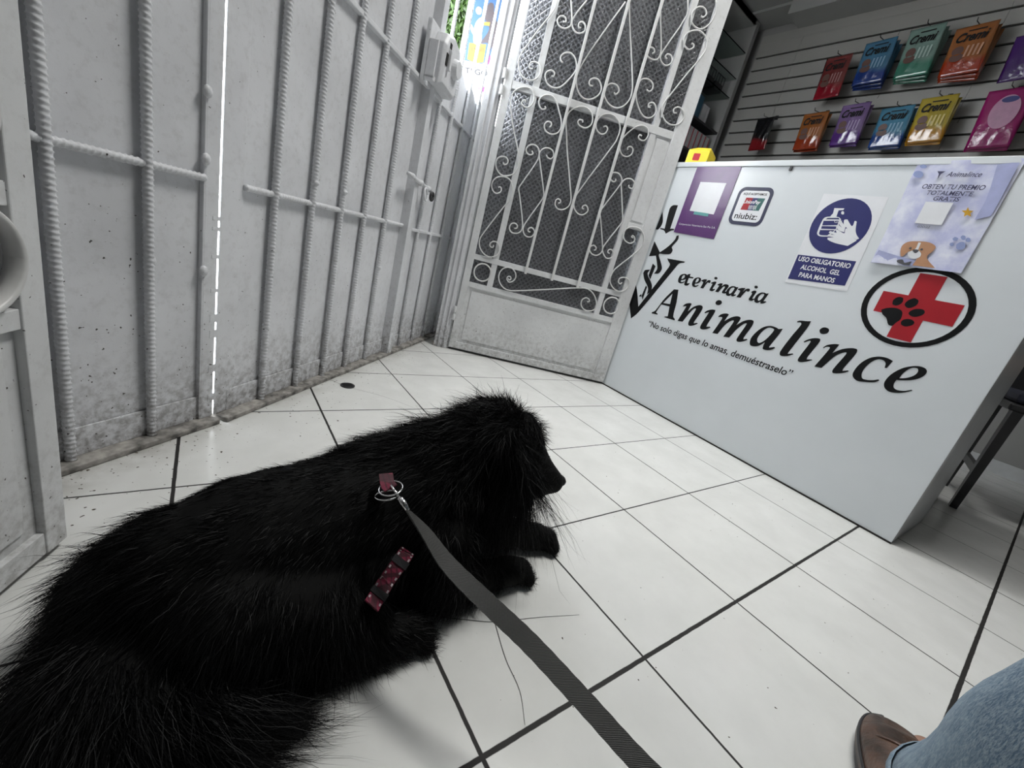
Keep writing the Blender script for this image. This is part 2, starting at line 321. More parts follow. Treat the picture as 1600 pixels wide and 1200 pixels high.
SCROLLS = [[(0.105,0.535),(0.107,0.527),(0.099,0.523),(0.09,0.528),(0.09,0.54),(0.101,0.55),(0.118,0.55),(0.133,0.536),(0.137,0.514),(0.129,0.495),(0.107,0.48),(0.075,0.484),(0.049,0.506),(0.038,0.536),(0.045,0.566),(0.114,0.709),(0.133,0.743),(0.137,0.771),(0.128,0.799),(0.11,0.821),(0.081,0.825),(0.05,0.811),(0.038,0.785),(0.047,0.761),(0.064,0.751),(0.081,0.759),(0.085,0.772),(0.078,0.781),(0.069,0.777)],[(0.067,0.879),(0.073,0.872),(0.084,0.878),(0.086,0.89),(0.075,0.901),(0.057,0.9),(0.04,0.889),(0.036,0.867),(0.047,0.844),(0.071,0.829),(0.099,0.833),(0.124,0.851),(0.135,0.88),(0.13,0.911),(0.112,0.952),(0.091,0.991),(0.069,1.035),(0.049,1.083),(0.041,1.11),(0.043,1.139),(0.062,1.163),(0.089,1.175),(0.114,1.175),(0.131,1.158),(0.135,1.133),(0.123,1.111),(0.105,1.106),(0.088,1.116),(0.091,1.126),(0.1,1.13),(0.104,1.122)],[(0.209,0.405),(0.216,0.399),(0.222,0.408),(0.216,0.416),(0.205,0.413),(0.204,0.4),(0.216,0.39),(0.232,0.397),(0.242,0.415),(0.238,0.435),(0.222,0.451),(0.202,0.456),(0.175,0.444),(0.162,0.416),(0.168,0.387),(0.19,0.362),(0.22,0.352),(0.258,0.358),(0.407,0.402),(0.557,0.447),(0.596,0.451),(0.63,0.436),(0.656,0.403),(0.662,0.372),(0.644,0.354),(0.611,0.351),(0.587,0.37),(0.585,0.395),(0.601,0.409),(0.618,0.405),(0.621,0.395),(0.611,0.392)],[(0.177,0.955),(0.184,0.946),(0.175,0.938),(0.16,0.94),(0.151,0.954),(0.158,0.971),(0.176,0.98),(0.199,0.974),(0.211,0.952),(0.208,0.919),(0.16,0.804),(0.159,0.794),(0.167,0.776),(0.214,0.656),(0.215,0.628),(0.2,0.612),(0.174,0.609),(0.159,0.624),(0.163,0.645),(0.179,0.651),(0.192,0.644),(0.191,0.632),(0.181,0.63)],[(0.243,0.956),(0.25,0.948),(0.265,0.946),(0.274,0.959),(0.267,0.977),(0.245,0.984),(0.223,0.976),(0.211,0.956),(0.217,0.935),(0.273,0.807),(0.275,0.794),(0.273,0.779),(0.223,0.658),(0.223,0.63),(0.239,0.611),(0.262,0.611),(0.275,0.626),(0.273,0.643),(0.257,0.652),(0.245,0.644),(0.247,0.633),(0.257,0.632)],[(0.57,0.944),(0.574,0.938),(0.565,0.931),(0.549,0.937),(0.543,0.952),(0.553,0.966),(0.579,0.968),(0.599,0.95),(0.6,0.93),(0.546,0.802),(0.548,0.788),(0.555,0.773),(0.602,0.662),(0.609,0.634),(0.596,0.614),(0.574,0.609),(0.553,0.62),(0.548,0.639),(0.561,0.65),(0.576,0.644),(0.577,0.633),(0.57,0.63)],[(0.638,0.936),(0.64,0.928),(0.654,0.925),(0.663,0.936),(0.658,0.953),(0.639,0.962),(0.615,0.955),(0.603,0.934),(0.61,0.912),(0.656,0.799),(0.659,0.785),(0.656,0.77),(0.61,0.66),(0.61,0.638),(0.638,0.61),(0.66,0.617),(0.666,0.637),(0.652,0.652),(0.638,0.649),(0.637,0.637),(0.647,0.634)],[(0.348,0.783),(0.356,0.787),(0.355,0.796),(0.343,0.8),(0.334,0.791),(0.337,0.772),(0.355,0.759),(0.38,0.764),(0.399,0.785),(0.4,0.813),(0.38,0.865),(0.324,1.002),(0.306,1.054),(0.288,1.108),(0.295,1.141),(0.329,1.168),(0.366,1.171),(0.394,1.15),(0.399,1.119),(0.38,1.1),(0.354,1.1),(0.34,1.111),(0.343,1.122),(0.358,1.123),(0.36,1.116)],[(0.469,0.789),(0.461,0.79),(0.461,0.799),(0.471,0.806),(0.483,0.8),(0.489,0.784),(0.473,0.765),(0.45,0.763),(0.425,0.781),(0.415,0.813),(0.423,0.849),(0.518,1.07),(0.525,1.091),(0.526,1.135),(0.504,1.166),(0.47,1.177),(0.436,1.165),(0.418,1.135),(0.426,1.108),(0.45,1.095),(0.469,1.104),(0.473,1.121),(0.463,1.129),(0.453,1.124)],[(0.733,0.728),(0.724,0.73),(0.728,0.737),(0.74,0.73),(0.743,0.713),(0.725,0.701),(0.698,0.708),(0.684,0.73),(0.689,0.757),(0.715,0.773),(0.751,0.773),(0.778,0.751),(0.788,0.724),(0.779,0.685),(0.696,0.573),(0.687,0.54),(0.692,0.51),(0.718,0.485),(0.75,0.478),(0.778,0.492),(0.786,0.518),(0.778,0.54),(0.756,0.547),(0.733,0.538),(0.731,0.52),(0.743,0.513),(0.75,0.521)],[(0.186,1.131),(0.192,1.124),(0.177,1.117),(0.161,1.13),(0.157,1.15),(0.175,1.169),(0.202,1.175),(0.227,1.162),(0.248,1.132),(0.267,1.102),(0.275,1.075),(0.267,1.051),(0.241,1.038),(0.214,1.044),(0.203,1.063),(0.211,1.079),(0.228,1.08),(0.232,1.071),(0.226,1.062)],[(0.628,1.135),(0.616,1.136),(0.616,1.124),(0.632,1.118),(0.647,1.123),(0.654,1.144),(0.643,1.167),(0.619,1.173),(0.589,1.159),(0.553,1.113),(0.545,1.085),(0.551,1.06),(0.569,1.042),(0.591,1.041),(0.608,1.056),(0.608,1.075),(0.594,1.083),(0.582,1.076),(0.586,1.068)],[(0.136,1.491),(0.132,1.459),(0.089,1.378),(0.048,1.295),(0.038,1.266),(0.044,1.235),(0.067,1.208),(0.1,1.203),(0.128,1.219),(0.136,1.243),(0.123,1.267),(0.098,1.27),(0.084,1.256),(0.09,1.242),(0.102,1.247)],[(0.216,1.299),(0.205,1.305),(0.202,1.318),(0.216,1.334),(0.239,1.339),(0.263,1.325),(0.276,1.292),(0.255,1.246),(0.231,1.215),(0.206,1.205),(0.176,1.21),(0.158,1.233),(0.16,1.25),(0.177,1.261),(0.193,1.256),(0.191,1.242),(0.183,1.243)],[(0.188,1.506),(0.209,1.45),(0.209,1.424),(0.189,1.411),(0.164,1.415),(0.154,1.431),(0.163,1.446),(0.182,1.447),(0.189,1.434),(0.177,1.431)],[(0.249,1.523),(0.213,1.451),(0.218,1.427),(0.237,1.412),(0.256,1.413),(0.271,1.426),(0.268,1.444),(0.252,1.452),(0.241,1.443),(0.244,1.431),(0.253,1.431)],[(0.4,1.56),(0.315,1.369),(0.289,1.296),(0.287,1.261),(0.303,1.224),(0.335,1.202),(0.367,1.206),(0.394,1.228),(0.4,1.254),(0.381,1.28),(0.358,1.282),(0.343,1.27),(0.348,1.254),(0.362,1.254)],[(0.414,1.57),(0.435,1.513),(0.523,1.305),(0.531,1.259),(0.514,1.222),(0.486,1.205),(0.451,1.209),(0.422,1.232),(0.415,1.259),(0.43,1.281),(0.459,1.284),(0.475,1.268),(0.466,1.251),(0.456,1.256)],[(0.588,1.302),(0.602,1.299),(0.611,1.31),(0.607,1.328),(0.583,1.339),(0.556,1.332),(0.545,1.304),(0.551,1.271),(0.574,1.235),(0.606,1.208),(0.636,1.207),(0.655,1.228),(0.65,1.252),(0.632,1.265),(0.615,1.257),(0.618,1.245),(0.626,1.246)],[(0.548,1.605),(0.543,1.588),(0.572,1.513),(0.598,1.448),(0.596,1.417),(0.574,1.409),(0.55,1.415),(0.541,1.432),(0.55,1.446),(0.568,1.445),(0.574,1.435),(0.566,1.429)],[(0.643,1.635),(0.658,1.588),(0.608,1.451),(0.604,1.423),(0.626,1.405),(0.646,1.408),(0.657,1.424),(0.647,1.442),(0.628,1.443),(0.624,1.432),(0.634,1.428)],[(0.755,1.666),(0.769,1.632),(0.766,1.599),(0.746,1.568),(0.721,1.558),(0.686,1.571),(0.677,1.603),(0.696,1.627),(0.72,1.628),(0.735,1.613),(0.725,1.598),(0.715,1.601)],[(0.713,1.505),(0.724,1.503),(0.726,1.494),(0.71,1.482),(0.686,1.492),(0.676,1.516),(0.69,1.539),(0.723,1.553),(0.756,1.545),(0.775,1.524),(0.778,1.491),(0.737,1.405),(0.693,1.31),(0.679,1.278),(0.679,1.249),(0.702,1.219),(0.737,1.208),(0.769,1.219),(0.783,1.245),(0.774,1.268),(0.749,1.279),(0.729,1.269),(0.732,1.255),(0.745,1.256)]]
RINGS = [((0.084,0.402),0.04),((0.737,0.403),0.04)]
BIGWORD = [[[(0.188,0.552,1),(0.21,0.555,1),(0.224,0.499,0),(0.233,0.439,0),(0.246,0.43,1),(0.247,0.424,1),(0.192,0.423,1),(0.189,0.426,1),(0.206,0.432,1),(0.197,0.475,1),(0.151,0.473,1),(0.141,0.442,0),(0.139,0.432,1),(0.151,0.428,1),(0.15,0.424,1),(0.117,0.422,1),(0.116,0.427,1),(0.131,0.439,0),(0.156,0.5,0)],[(0.188,0.532,1),(0.158,0.482,1),(0.195,0.486,1)]],[[(0.26,0.492,1),(0.269,0.505,0),(0.29,0.514,0),(0.298,0.512,1),(0.293,0.477,1),(0.31,0.501,0),(0.332,0.515,0),(0.348,0.516,0),(0.354,0.506,0),(0.35,0.48,0),(0.34,0.443,0),(0.341,0.437,1),(0.355,0.444,1),(0.359,0.441,1),(0.342,0.428,0),(0.325,0.422,0),(0.317,0.428,0),(0.316,0.443,0),(0.326,0.492,0),(0.324,0.499,0),(0.314,0.492,0),(0.301,0.466,0),(0.287,0.429,1),(0.262,0.426,1),(0.276,0.488,0),(0.277,0.496,0),(0.267,0.493,1)]],[[(0.369,0.493,1),(0.379,0.504,0),(0.397,0.513,0),(0.411,0.514,1),(0.412,0.504,0),(0.401,0.448,0),(0.401,0.44,1),(0.416,0.445,1),(0.42,0.441,1),(0.402,0.429,0),(0.386,0.424,0),(0.377,0.427,0),(0.375,0.44,0),(0.387,0.494,0),(0.387,0.499,0),(0.373,0.49,1)]],[[(0.423,0.552,0),(0.425,0.548,0),(0.424,0.543,0),(0.421,0.539,0),(0.416,0.536,0),(0.411,0.535,0),(0.405,0.536,0),(0.401,0.539,0),(0.399,0.543,0),(0.4,0.548,0),(0.403,0.552,0),(0.408,0.555,0),(0.414,0.556,0),(0.419,0.555,0)]],[[(0.433,0.493,1),(0.442,0.505,0),(0.461,0.513,0),(0.472,0.512,1),(0.465,0.482,1),(0.483,0.501,0),(0.503,0.513,0),(0.518,0.514,0),(0.523,0.507,0),(0.517,0.48,1),(0.536,0.502,0),(0.558,0.514,0),(0.572,0.514,0),(0.576,0.506,0),(0.574,0.485,0),(0.564,0.445,0),(0.565,0.437,1),(0.577,0.443,1),(0.581,0.44,1),(0.567,0.429,0),(0.55,0.422,0),(0.542,0.425,0),(0.541,0.435,0),(0.553,0.492,0),(0.552,0.498,0),(0.542,0.492,0),(0.526,0.468,0),(0.51,0.427,1),(0.486,0.423,1),(0.501,0.485,0),(0.501,0.494,0),(0.492,0.492,0),(0.474,0.469,0),(0.459,0.426,1),(0.436,0.423,1),(0.451,0.484,0),(0.451,0.493,0),(0.444,0.494,0),(0.437,0.491,1)]],[[(0.682,0.515,1),(0.679,0.496,0),(0.665,0.441,0),(0.666,0.437,1),(0.681,0.445,1),(0.686,0.442,1),(0.674,0.431,0),(0.658,0.425,0),(0.647,0.426,0),(0.644,0.436,0),(0.644,0.451,1),(0.63,0.433,0),(0.615,0.425,0),(0.6,0.424,0),(0.593,0.433,0),(0.591,0.453,0),(0.602,0.482,0),(0.618,0.503,0),(0.639,0.513,0),(0.658,0.513,0),(0.669,0.51,1)],[(0.617,0.446,0),(0.613,0.46,0),(0.621,0.489,0),(0.635,0.505,0),(0.651,0.506,0),(0.656,0.502,0),(0.65,0.479,0),(0.639,0.455,0),(0.626,0.442,0)]],[[(0.715,0.552,1),(0.723,0.557,0),(0.745,0.561,0),(0.756,0.564,1),(0.755,0.543,0),(0.733,0.441,0),(0.733,0.436,1),(0.747,0.443,1),(0.751,0.441,1),(0.737,0.43,0),(0.719,0.423,0),(0.71,0.425,0),(0.707,0.438,0),(0.72,0.5,0),(0.732,0.545,0),(0.728,0.551,0),(0.718,0.549,1)]],[[(0.763,0.492,1),(0.771,0.502,0),(0.788,0.513,0),(0.804,0.516,0),(0.808,0.511,0),(0.806,0.495,0),(0.795,0.446,0),(0.796,0.438,1),(0.809,0.443,1),(0.813,0.442,1),(0.8,0.432,0),(0.783,0.423,0),(0.773,0.424,0),(0.771,0.435,0),(0.783,0.497,0),(0.78,0.501,0),(0.766,0.49,1)]],[[(0.818,0.551,0),(0.819,0.546,0),(0.818,0.541,0),(0.814,0.537,0),(0.809,0.534,0),(0.803,0.533,0),(0.797,0.535,0),(0.794,0.539,0),(0.792,0.544,0),(0.794,0.549,0),(0.797,0.553,0),(0.803,0.556,0),(0.809,0.556,0),(0.814,0.555,0)]],[[(0.825,0.492,1),(0.833,0.503,0),(0.852,0.513,0),(0.864,0.515,1),(0.857,0.483,1),(0.875,0.502,0),(0.897,0.514,0),(0.913,0.516,0),(0.917,0.509,0),(0.915,0.491,0),(0.905,0.446,0),(0.906,0.438,1),(0.919,0.445,1),(0.922,0.443,1),(0.911,0.433,0),(0.893,0.424,0),(0.883,0.423,0),(0.88,0.433,0),(0.893,0.49,0),(0.892,0.497,0),(0.883,0.493,0),(0.868,0.476,0),(0.848,0.426,1),(0.827,0.424,1),(0.843,0.489,0),(0.843,0.498,0),(0.834,0.497,0),(0.827,0.49,1)]],[[(1.01,0.511,1),(1.005,0.486,1),(1.0,0.485,1),(0.997,0.498,0),(0.989,0.505,0),(0.976,0.504,0),(0.965,0.493,0),(0.956,0.469,0),(0.956,0.448,0),(0.963,0.435,0),(0.976,0.435,0),(0.99,0.44,0),(1.001,0.447,1),(1.004,0.444,1),(0.995,0.435,0),(0.974,0.427,0),(0.953,0.423,0),(0.938,0.432,0),(0.934,0.446,0),(0.939,0.475,0),(0.954,0.5,0),(0.973,0.512,0),(0.993,0.515,0)]],[[(1.04,0.461,1),(1.055,0.466,0),(1.075,0.476,0),(1.088,0.49,0),(1.092,0.505,0),(1.086,0.515,0),(1.072,0.517,0),(1.055,0.511,0),(1.037,0.497,0),(1.022,0.472,0),(1.017,0.446,0),(1.023,0.43,0),(1.038,0.422,0),(1.057,0.426,0),(1.073,0.435,0),(1.085,0.446,1),(1.082,0.447,1),(1.069,0.438,0),(1.053,0.434,0),(1.043,0.438,0),(1.039,0.45,0)],[(1.044,0.468,1),(1.058,0.475,0),(1.07,0.487,0),(1.074,0.5,0),(1.07,0.509,0),(1.06,0.508,0),(1.052,0.5,0),(1.045,0.482,0)]]]
SMALLWORD = [[[(0.206,0.597,1),(0.221,0.602,0),(0.229,0.613,0),(0.225,0.624,0),(0.211,0.626,0),(0.194,0.617,0),(0.19,0.601,0),(0.195,0.587,0),(0.207,0.583,0),(0.218,0.586,0),(0.227,0.594,1),(0.223,0.595,1),(0.214,0.59,0),(0.207,0.591,0)],[(0.206,0.602,0),(0.216,0.609,0),(0.217,0.617,0),(0.212,0.621,0),(0.205,0.615,0)]],[[(0.23,0.628,1),(0.24,0.631,1),(0.241,0.62,1),(0.26,0.62,1),(0.26,0.615,1),(0.239,0.613,1),(0.239,0.594,0),(0.241,0.59,0),(0.25,0.593,1),(0.253,0.591,1),(0.247,0.582,0),(0.236,0.579,0),(0.229,0.582,0),(0.227,0.594,0),(0.226,0.613,1),(0.221,0.613,1),(0.221,0.617,1)]],[[(0.278,0.596,1),(0.292,0.601,0),(0.299,0.612,0),(0.295,0.622,0),(0.282,0.624,0),(0.267,0.616,0),(0.263,0.6,0),(0.267,0.587,0),(0.279,0.582,0),(0.289,0.585,0),(0.298,0.593,1),(0.294,0.594,1),(0.285,0.589,0),(0.279,0.59,0)],[(0.278,0.601,0),(0.287,0.607,0),(0.288,0.616,0),(0.283,0.62,0),(0.277,0.614,0)]],[[(0.3,0.615,1),(0.313,0.622,0),(0.325,0.623,1),(0.322,0.607,1),(0.33,0.621,0),(0.34,0.623,0),(0.343,0.617,0),(0.342,0.612,1),(0.336,0.611,1),(0.333,0.613,0),(0.327,0.6,0),(0.323,0.585,1),(0.309,0.584,1),(0.312,0.609,0),(0.303,0.612,1)]],[[(0.347,0.614,1),(0.358,0.621,0),(0.368,0.622,0),(0.369,0.617,0),(0.364,0.595,0),(0.365,0.591,1),(0.373,0.594,1),(0.375,0.591,1),(0.366,0.583,0),(0.355,0.583,0),(0.352,0.587,0),(0.355,0.611,0),(0.349,0.611,1)]],[[(0.367,0.637,0),(0.367,0.634,0),(0.366,0.632,0),(0.364,0.631,0),(0.361,0.63,0),(0.357,0.631,0),(0.355,0.632,0),(0.353,0.634,0),(0.353,0.637,0),(0.354,0.639,0),(0.356,0.64,0),(0.359,0.641,0),(0.363,0.64,0),(0.365,0.639,0)]],[[(0.377,0.613,1),(0.387,0.62,0),(0.398,0.621,1),(0.397,0.609,1),(0.406,0.62,0),(0.421,0.621,0),(0.426,0.615,0),(0.42,0.596,0),(0.42,0.593,1),(0.428,0.595,1),(0.43,0.592,1),(0.42,0.585,0),(0.409,0.586,0),(0.408,0.592,0),(0.412,0.61,0),(0.406,0.611,0),(0.399,0.599,0),(0.393,0.584,1),(0.379,0.584,1),(0.386,0.61,0),(0.38,0.61,1)]],[[(0.465,0.621,1),(0.463,0.609,0),(0.459,0.593,0),(0.459,0.59,1),(0.466,0.592,1),(0.469,0.59,1),(0.46,0.583,0),(0.452,0.582,0),(0.449,0.587,1),(0.441,0.58,0),(0.431,0.581,0),(0.425,0.589,0),(0.426,0.605,0),(0.436,0.618,0),(0.45,0.621,0),(0.457,0.619,1)],[(0.446,0.615,0),(0.452,0.613,0),(0.447,0.594,0),(0.44,0.589,0),(0.436,0.596,0),(0.438,0.61,0)]],[[(0.465,0.614,1),(0.48,0.621,0),(0.493,0.623,1),(0.489,0.607,1),(0.498,0.621,0),(0.509,0.624,0),(0.513,0.618,0),(0.511,0.613,1),(0.504,0.612,1),(0.501,0.614,0),(0.494,0.6,0),(0.489,0.584,1),(0.473,0.583,1),(0.478,0.608,0),(0.468,0.611,1)]],[[(0.52,0.614,1),(0.528,0.621,0),(0.537,0.621,0),(0.539,0.617,0),(0.534,0.594,0),(0.535,0.59,1),(0.541,0.593,1),(0.544,0.591,1),(0.536,0.583,0),(0.526,0.583,0),(0.522,0.587,0),(0.526,0.61,0),(0.521,0.612,1)]],[[(0.537,0.636,0),(0.537,0.634,0),(0.536,0.632,0),(0.534,0.63,0),(0.531,0.63,0),(0.528,0.63,0),(0.526,0.632,0),(0.524,0.634,0),(0.524,0.636,0),(0.525,0.638,0),(0.527,0.64,0),(0.53,0.64,0),(0.533,0.64,0),(0.535,0.638,0)]],[[(0.584,0.623,1),(0.582,0.611,0),(0.578,0.594,0),(0.578,0.591,1),(0.586,0.593,1),(0.589,0.591,1),(0.579,0.583,0),(0.57,0.582,0),(0.568,0.588,1),(0.559,0.58,0),(0.549,0.581,0),(0.543,0.589,0),(0.544,0.606,0),(0.555,0.619,0),(0.569,0.622,0),(0.576,0.62,1)],[(0.565,0.617,0),(0.571,0.614,0),(0.566,0.595,0),(0.559,0.589,0),(0.554,0.596,0),(0.557,0.611,0)]]]
LOGO = [[[(0.096,0.675,1),(0.191,0.676,1),(0.19,0.671,1),(0.166,0.663,0),(0.153,0.639,0),(0.04,0.405,0),(0.011,0.368,1),(-0.037,0.445,0),(-0.088,0.509,0),(-0.13,0.538,1),(-0.051,0.554,1),(-0.011,0.504,0),(0.03,0.432,1),(0.119,0.636,0),(0.121,0.653,0),(0.108,0.663,0)]],[[(0.016,0.884,0),(0.02,0.896,0),(0.031,0.903,0),(0.054,0.904,1),(0.056,0.801,1),(0.046,0.788,0),(0.027,0.796,1)]],[[(-0.018,0.872,1),(0.002,0.831,0),(0.001,0.807,0),(-0.008,0.792,1),(-0.023,0.791,1),(-0.021,0.815,0)]],[[(0.001,0.8,1),(0.026,0.799,0),(0.046,0.788,0),(0.058,0.802,0),(0.077,0.804,1),(0.079,0.798,1),(0.064,0.795,0),(0.042,0.779,1),(0.027,0.791,0),(0.003,0.795,1)]],[[(0.113,0.78,1),(0.117,0.763,0),(0.107,0.743,0),(0.099,0.726,0),(0.109,0.713,0),(0.104,0.697,0),(0.077,0.691,0),(0.046,0.689,1),(0.044,0.682,0),(0.07,0.652,0),(0.087,0.625,0),(0.079,0.604,0),(0.054,0.597,1),(0.062,0.621,0),(0.054,0.639,0),(0.03,0.677,1),(-0.008,0.669,1),(-0.006,0.739,1),(0.045,0.695,1),(0.067,0.714,0),(0.087,0.736,0),(0.102,0.761,0),(0.103,0.776,1)]],[[(-0.008,0.588,1),(-0.004,0.603,0),(0.024,0.611,1),(0.018,0.59,0),(0.062,0.548,0),(0.071,0.522,0),(0.055,0.498,1),(0.049,0.527,0),(0.011,0.561,0)]],[[(0.028,0.64,1),(0.048,0.631,1),(0.044,0.567,1),(0.027,0.584,1)]],[[(0.032,0.537,1),(0.041,0.53,1),(0.04,0.469,1),(0.028,0.487,1)]],[[(0.021,0.493,1),(0.03,0.481,1),(0.013,0.48,1)]]]
PAW = [[[(0.922,0.648,1),(0.935,0.657,0),(0.954,0.661,0),(0.971,0.655,0),(0.977,0.633,0),(0.971,0.621,0),(0.966,0.609,0),(0.956,0.61,0),(0.944,0.627,0),(0.93,0.636,0)]],[[(0.958,0.692,0),(0.96,0.687,0),(0.961,0.681,0),(0.959,0.675,0),(0.956,0.671,0),(0.951,0.668,0),(0.946,0.668,0),(0.941,0.67,0),(0.939,0.675,0),(0.938,0.681,0),(0.94,0.687,0),(0.944,0.692,0),(0.948,0.694,0),(0.954,0.694,0)]],[[(0.993,0.694,0),(0.995,0.689,0),(0.995,0.682,0),(0.992,0.676,0),(0.987,0.671,0),(0.981,0.668,0),(0.976,0.669,0),(0.971,0.672,0),(0.968,0.677,0),(0.969,0.684,0),(0.972,0.69,0),(0.977,0.695,0),(0.982,0.698,0),(0.988,0.697,0)]],[[(1.019,0.667,0),(1.02,0.662,0),(1.018,0.657,0),(1.013,0.652,0),(1.006,0.648,0),(0.999,0.647,0),(0.992,0.649,0),(0.988,0.652,0),(0.987,0.657,0),(0.99,0.663,0),(0.995,0.668,0),(1.002,0.671,0),(1.009,0.672,0),(1.015,0.671,0)]],[[(1.01,0.632,0),(1.01,0.627,0),(1.008,0.623,0),(1.003,0.619,0),(0.997,0.616,0),(0.991,0.616,0),(0.985,0.618,0),(0.982,0.622,0),(0.981,0.627,0),(0.983,0.632,0),(0.988,0.636,0),(0.994,0.638,0),(1.001,0.638,0),(1.006,0.636,0)]]]
GEL = [[[(0.652,0.891,0),(0.656,0.9,0),(0.672,0.904,0),(0.695,0.904,0),(0.705,0.898,1),(0.706,0.874,1),(0.704,0.863,1),(0.692,0.841,1),(0.666,0.839,0),(0.655,0.845,0),(0.652,0.857,0)],[(0.656,0.889,1),(0.7,0.893,1),(0.703,0.879,1),(0.658,0.874,1)],[(0.658,0.872,1),(0.701,0.875,1),(0.703,0.866,1),(0.659,0.863,1)],[(0.658,0.859,1),(0.702,0.863,1),(0.687,0.844,1),(0.667,0.843,0),(0.66,0.847,0)],[(0.66,0.894,1),(0.664,0.899,1),(0.696,0.902,1),(0.701,0.897,1)]],[[(0.671,0.931,1),(0.7,0.932,1),(0.699,0.927,1),(0.686,0.925,1),(0.688,0.905,1),(0.67,0.904,1),(0.674,0.915,1)]],[[(0.705,0.918,0),(0.706,0.916,0),(0.706,0.914,0),(0.704,0.913,0),(0.702,0.913,0),(0.7,0.914,0),(0.698,0.915,0),(0.697,0.918,0),(0.696,0.92,0),(0.697,0.922,0),(0.698,0.923,0),(0.7,0.923,0),(0.702,0.922,0),(0.704,0.921,0)]],[[(0.775,0.838,1),(0.758,0.819,1),(0.72,0.823,0),(0.694,0.831,0),(0.691,0.837,1),(0.709,0.84,1),(0.688,0.843,0),(0.689,0.848,1),(0.708,0.848,1),(0.688,0.853,0),(0.689,0.859,1),(0.71,0.855,1),(0.704,0.866,0),(0.73,0.856,0),(0.733,0.857,0),(0.73,0.868,0),(0.732,0.872,0),(0.752,0.854,0)]],[[(0.779,0.845,1),(0.773,0.84,1),(0.753,0.853,0),(0.734,0.871,0),(0.728,0.876,0),(0.729,0.865,0),(0.731,0.859,1),(0.712,0.864,0),(0.702,0.874,0),(0.702,0.882,1),(0.719,0.872,1),(0.702,0.887,0),(0.703,0.897,1),(0.719,0.883,1),(0.715,0.897,0),(0.723,0.899,1),(0.743,0.88,0),(0.746,0.883,0),(0.745,0.896,0),(0.751,0.895,1),(0.759,0.869,0),(0.767,0.856,0)]]]
FLYER = {'tan':[[[(0.903,0.809,0),(0.895,0.834,0),(0.903,0.848,0),(0.924,0.853,0),(0.951,0.853,0),(0.969,0.844,0),(0.969,0.831,0),(0.963,0.819,0),(0.966,0.808,0),(0.992,0.787,1),(0.941,0.786,1),(0.942,0.81,0),(0.918,0.823,0),(0.909,0.807,0)]]],'white':[[[(0.928,0.85,1),(0.934,0.85,1),(0.935,0.837,0),(0.936,0.83,1),(0.947,0.82,0),(0.947,0.81,0),(0.936,0.804,0),(0.921,0.811,0),(0.917,0.819,0),(0.924,0.827,0),(0.929,0.833,0)]]],'grey':[[[(0.924,0.827,0),(0.928,0.83,0),(0.938,0.829,0),(0.937,0.823,0),(0.933,0.82,0)]],[[(0.901,0.794,0),(0.913,0.798,0),(0.921,0.79,0),(0.935,0.796,0),(0.934,0.785,1),(0.921,0.784,1),(0.905,0.788,0)]]],'lilac':[[[(1.006,0.869,0),(1.006,0.867,0),(1.006,0.865,0),(1.004,0.864,0),(1.001,0.864,0),(0.999,0.864,0),(0.997,0.866,0),(0.995,0.868,0),(0.995,0.87,0),(0.996,0.872,0),(0.997,0.874,0),(1.0,0.874,0),(1.002,0.873,0),(1.005,0.872,0)]],[[(1.019,0.875,0),(1.02,0.872,0),(1.02,0.869,0),(1.018,0.868,0),(1.016,0.868,0),(1.014,0.869,0),(1.012,0.871,0),(1.01,0.873,0),(1.009,0.876,0),(1.01,0.879,0),(1.011,0.88,0),(1.013,0.88,0),(1.016,0.879,0),(1.018,0.877,0)]],[[(1.031,0.87,0),(1.032,0.867,0),(1.031,0.865,0),(1.03,0.864,0),(1.028,0.864,0),(1.025,0.865,0),(1.023,0.866,0),(1.022,0.869,0),(1.021,0.871,0),(1.022,0.873,0),(1.023,0.875,0),(1.025,0.875,0),(1.028,0.874,0),(1.03,0.872,0)]],[[(1.004,0.854,0),(1.004,0.852,0),(1.004,0.851,0),(1.003,0.85,0),(1.001,0.849,0),(0.999,0.85,0),(0.997,0.851,0),(0.995,0.853,0),(0.995,0.855,0),(0.995,0.857,0),(0.997,0.858,0),(0.999,0.859,0),(1.001,0.858,0),(1.003,0.856,0)]],[[(1.025,0.858,0),(1.028,0.854,0),(1.028,0.85,0),(1.027,0.846,0),(1.024,0.843,0),(1.02,0.842,0),(1.016,0.843,0),(1.012,0.846,0),(1.01,0.851,0),(1.009,0.855,0),(1.011,0.859,0),(1.014,0.862,0),(1.018,0.863,0),(1.022,0.862,0)]],[[(0.859,1.057,0),(0.859,1.055,0),(0.858,1.053,0),(0.855,1.052,0),(0.851,1.052,0),(0.848,1.053,0),(0.845,1.055,0),(0.843,1.057,0),(0.843,1.059,0),(0.844,1.061,0),(0.847,1.062,0),(0.85,1.062,0),(0.854,1.061,0),(0.857,1.059,0)]],[[(0.86,1.036,0),(0.861,1.032,0),(0.859,1.028,0),(0.855,1.026,0),(0.85,1.026,0),(0.845,1.028,0),(0.84,1.031,0),(0.837,1.035,0),(0.837,1.04,0),(0.838,1.043,0),(0.842,1.045,0),(0.847,1.045,0),(0.853,1.043,0),(0.857,1.04,0)]]],'gold':[[[(0.991,0.953,1),(0.997,0.944,1),(1.006,0.944,1),(1.002,0.938,1),(1.007,0.929,1),(0.998,0.933,1),(0.993,0.928,1),(0.991,0.937,1),(0.982,0.943,1),(0.991,0.944,1)]]],'band':[[[(0.845,0.817,1),(0.902,0.806,0),(0.947,0.799,1),(0.94,0.784,1),(0.84,0.778,1)]],[[(1.002,1.061,1),(1.029,1.065,1),(1.041,1.065,1),(1.044,0.979,1),(1.044,0.934,1),(1.017,0.922,1),(1.017,0.977,0)]],[[(0.982,0.929,1),(1.006,0.921,0),(0.987,0.893,1),(0.981,0.884,1)]]]}

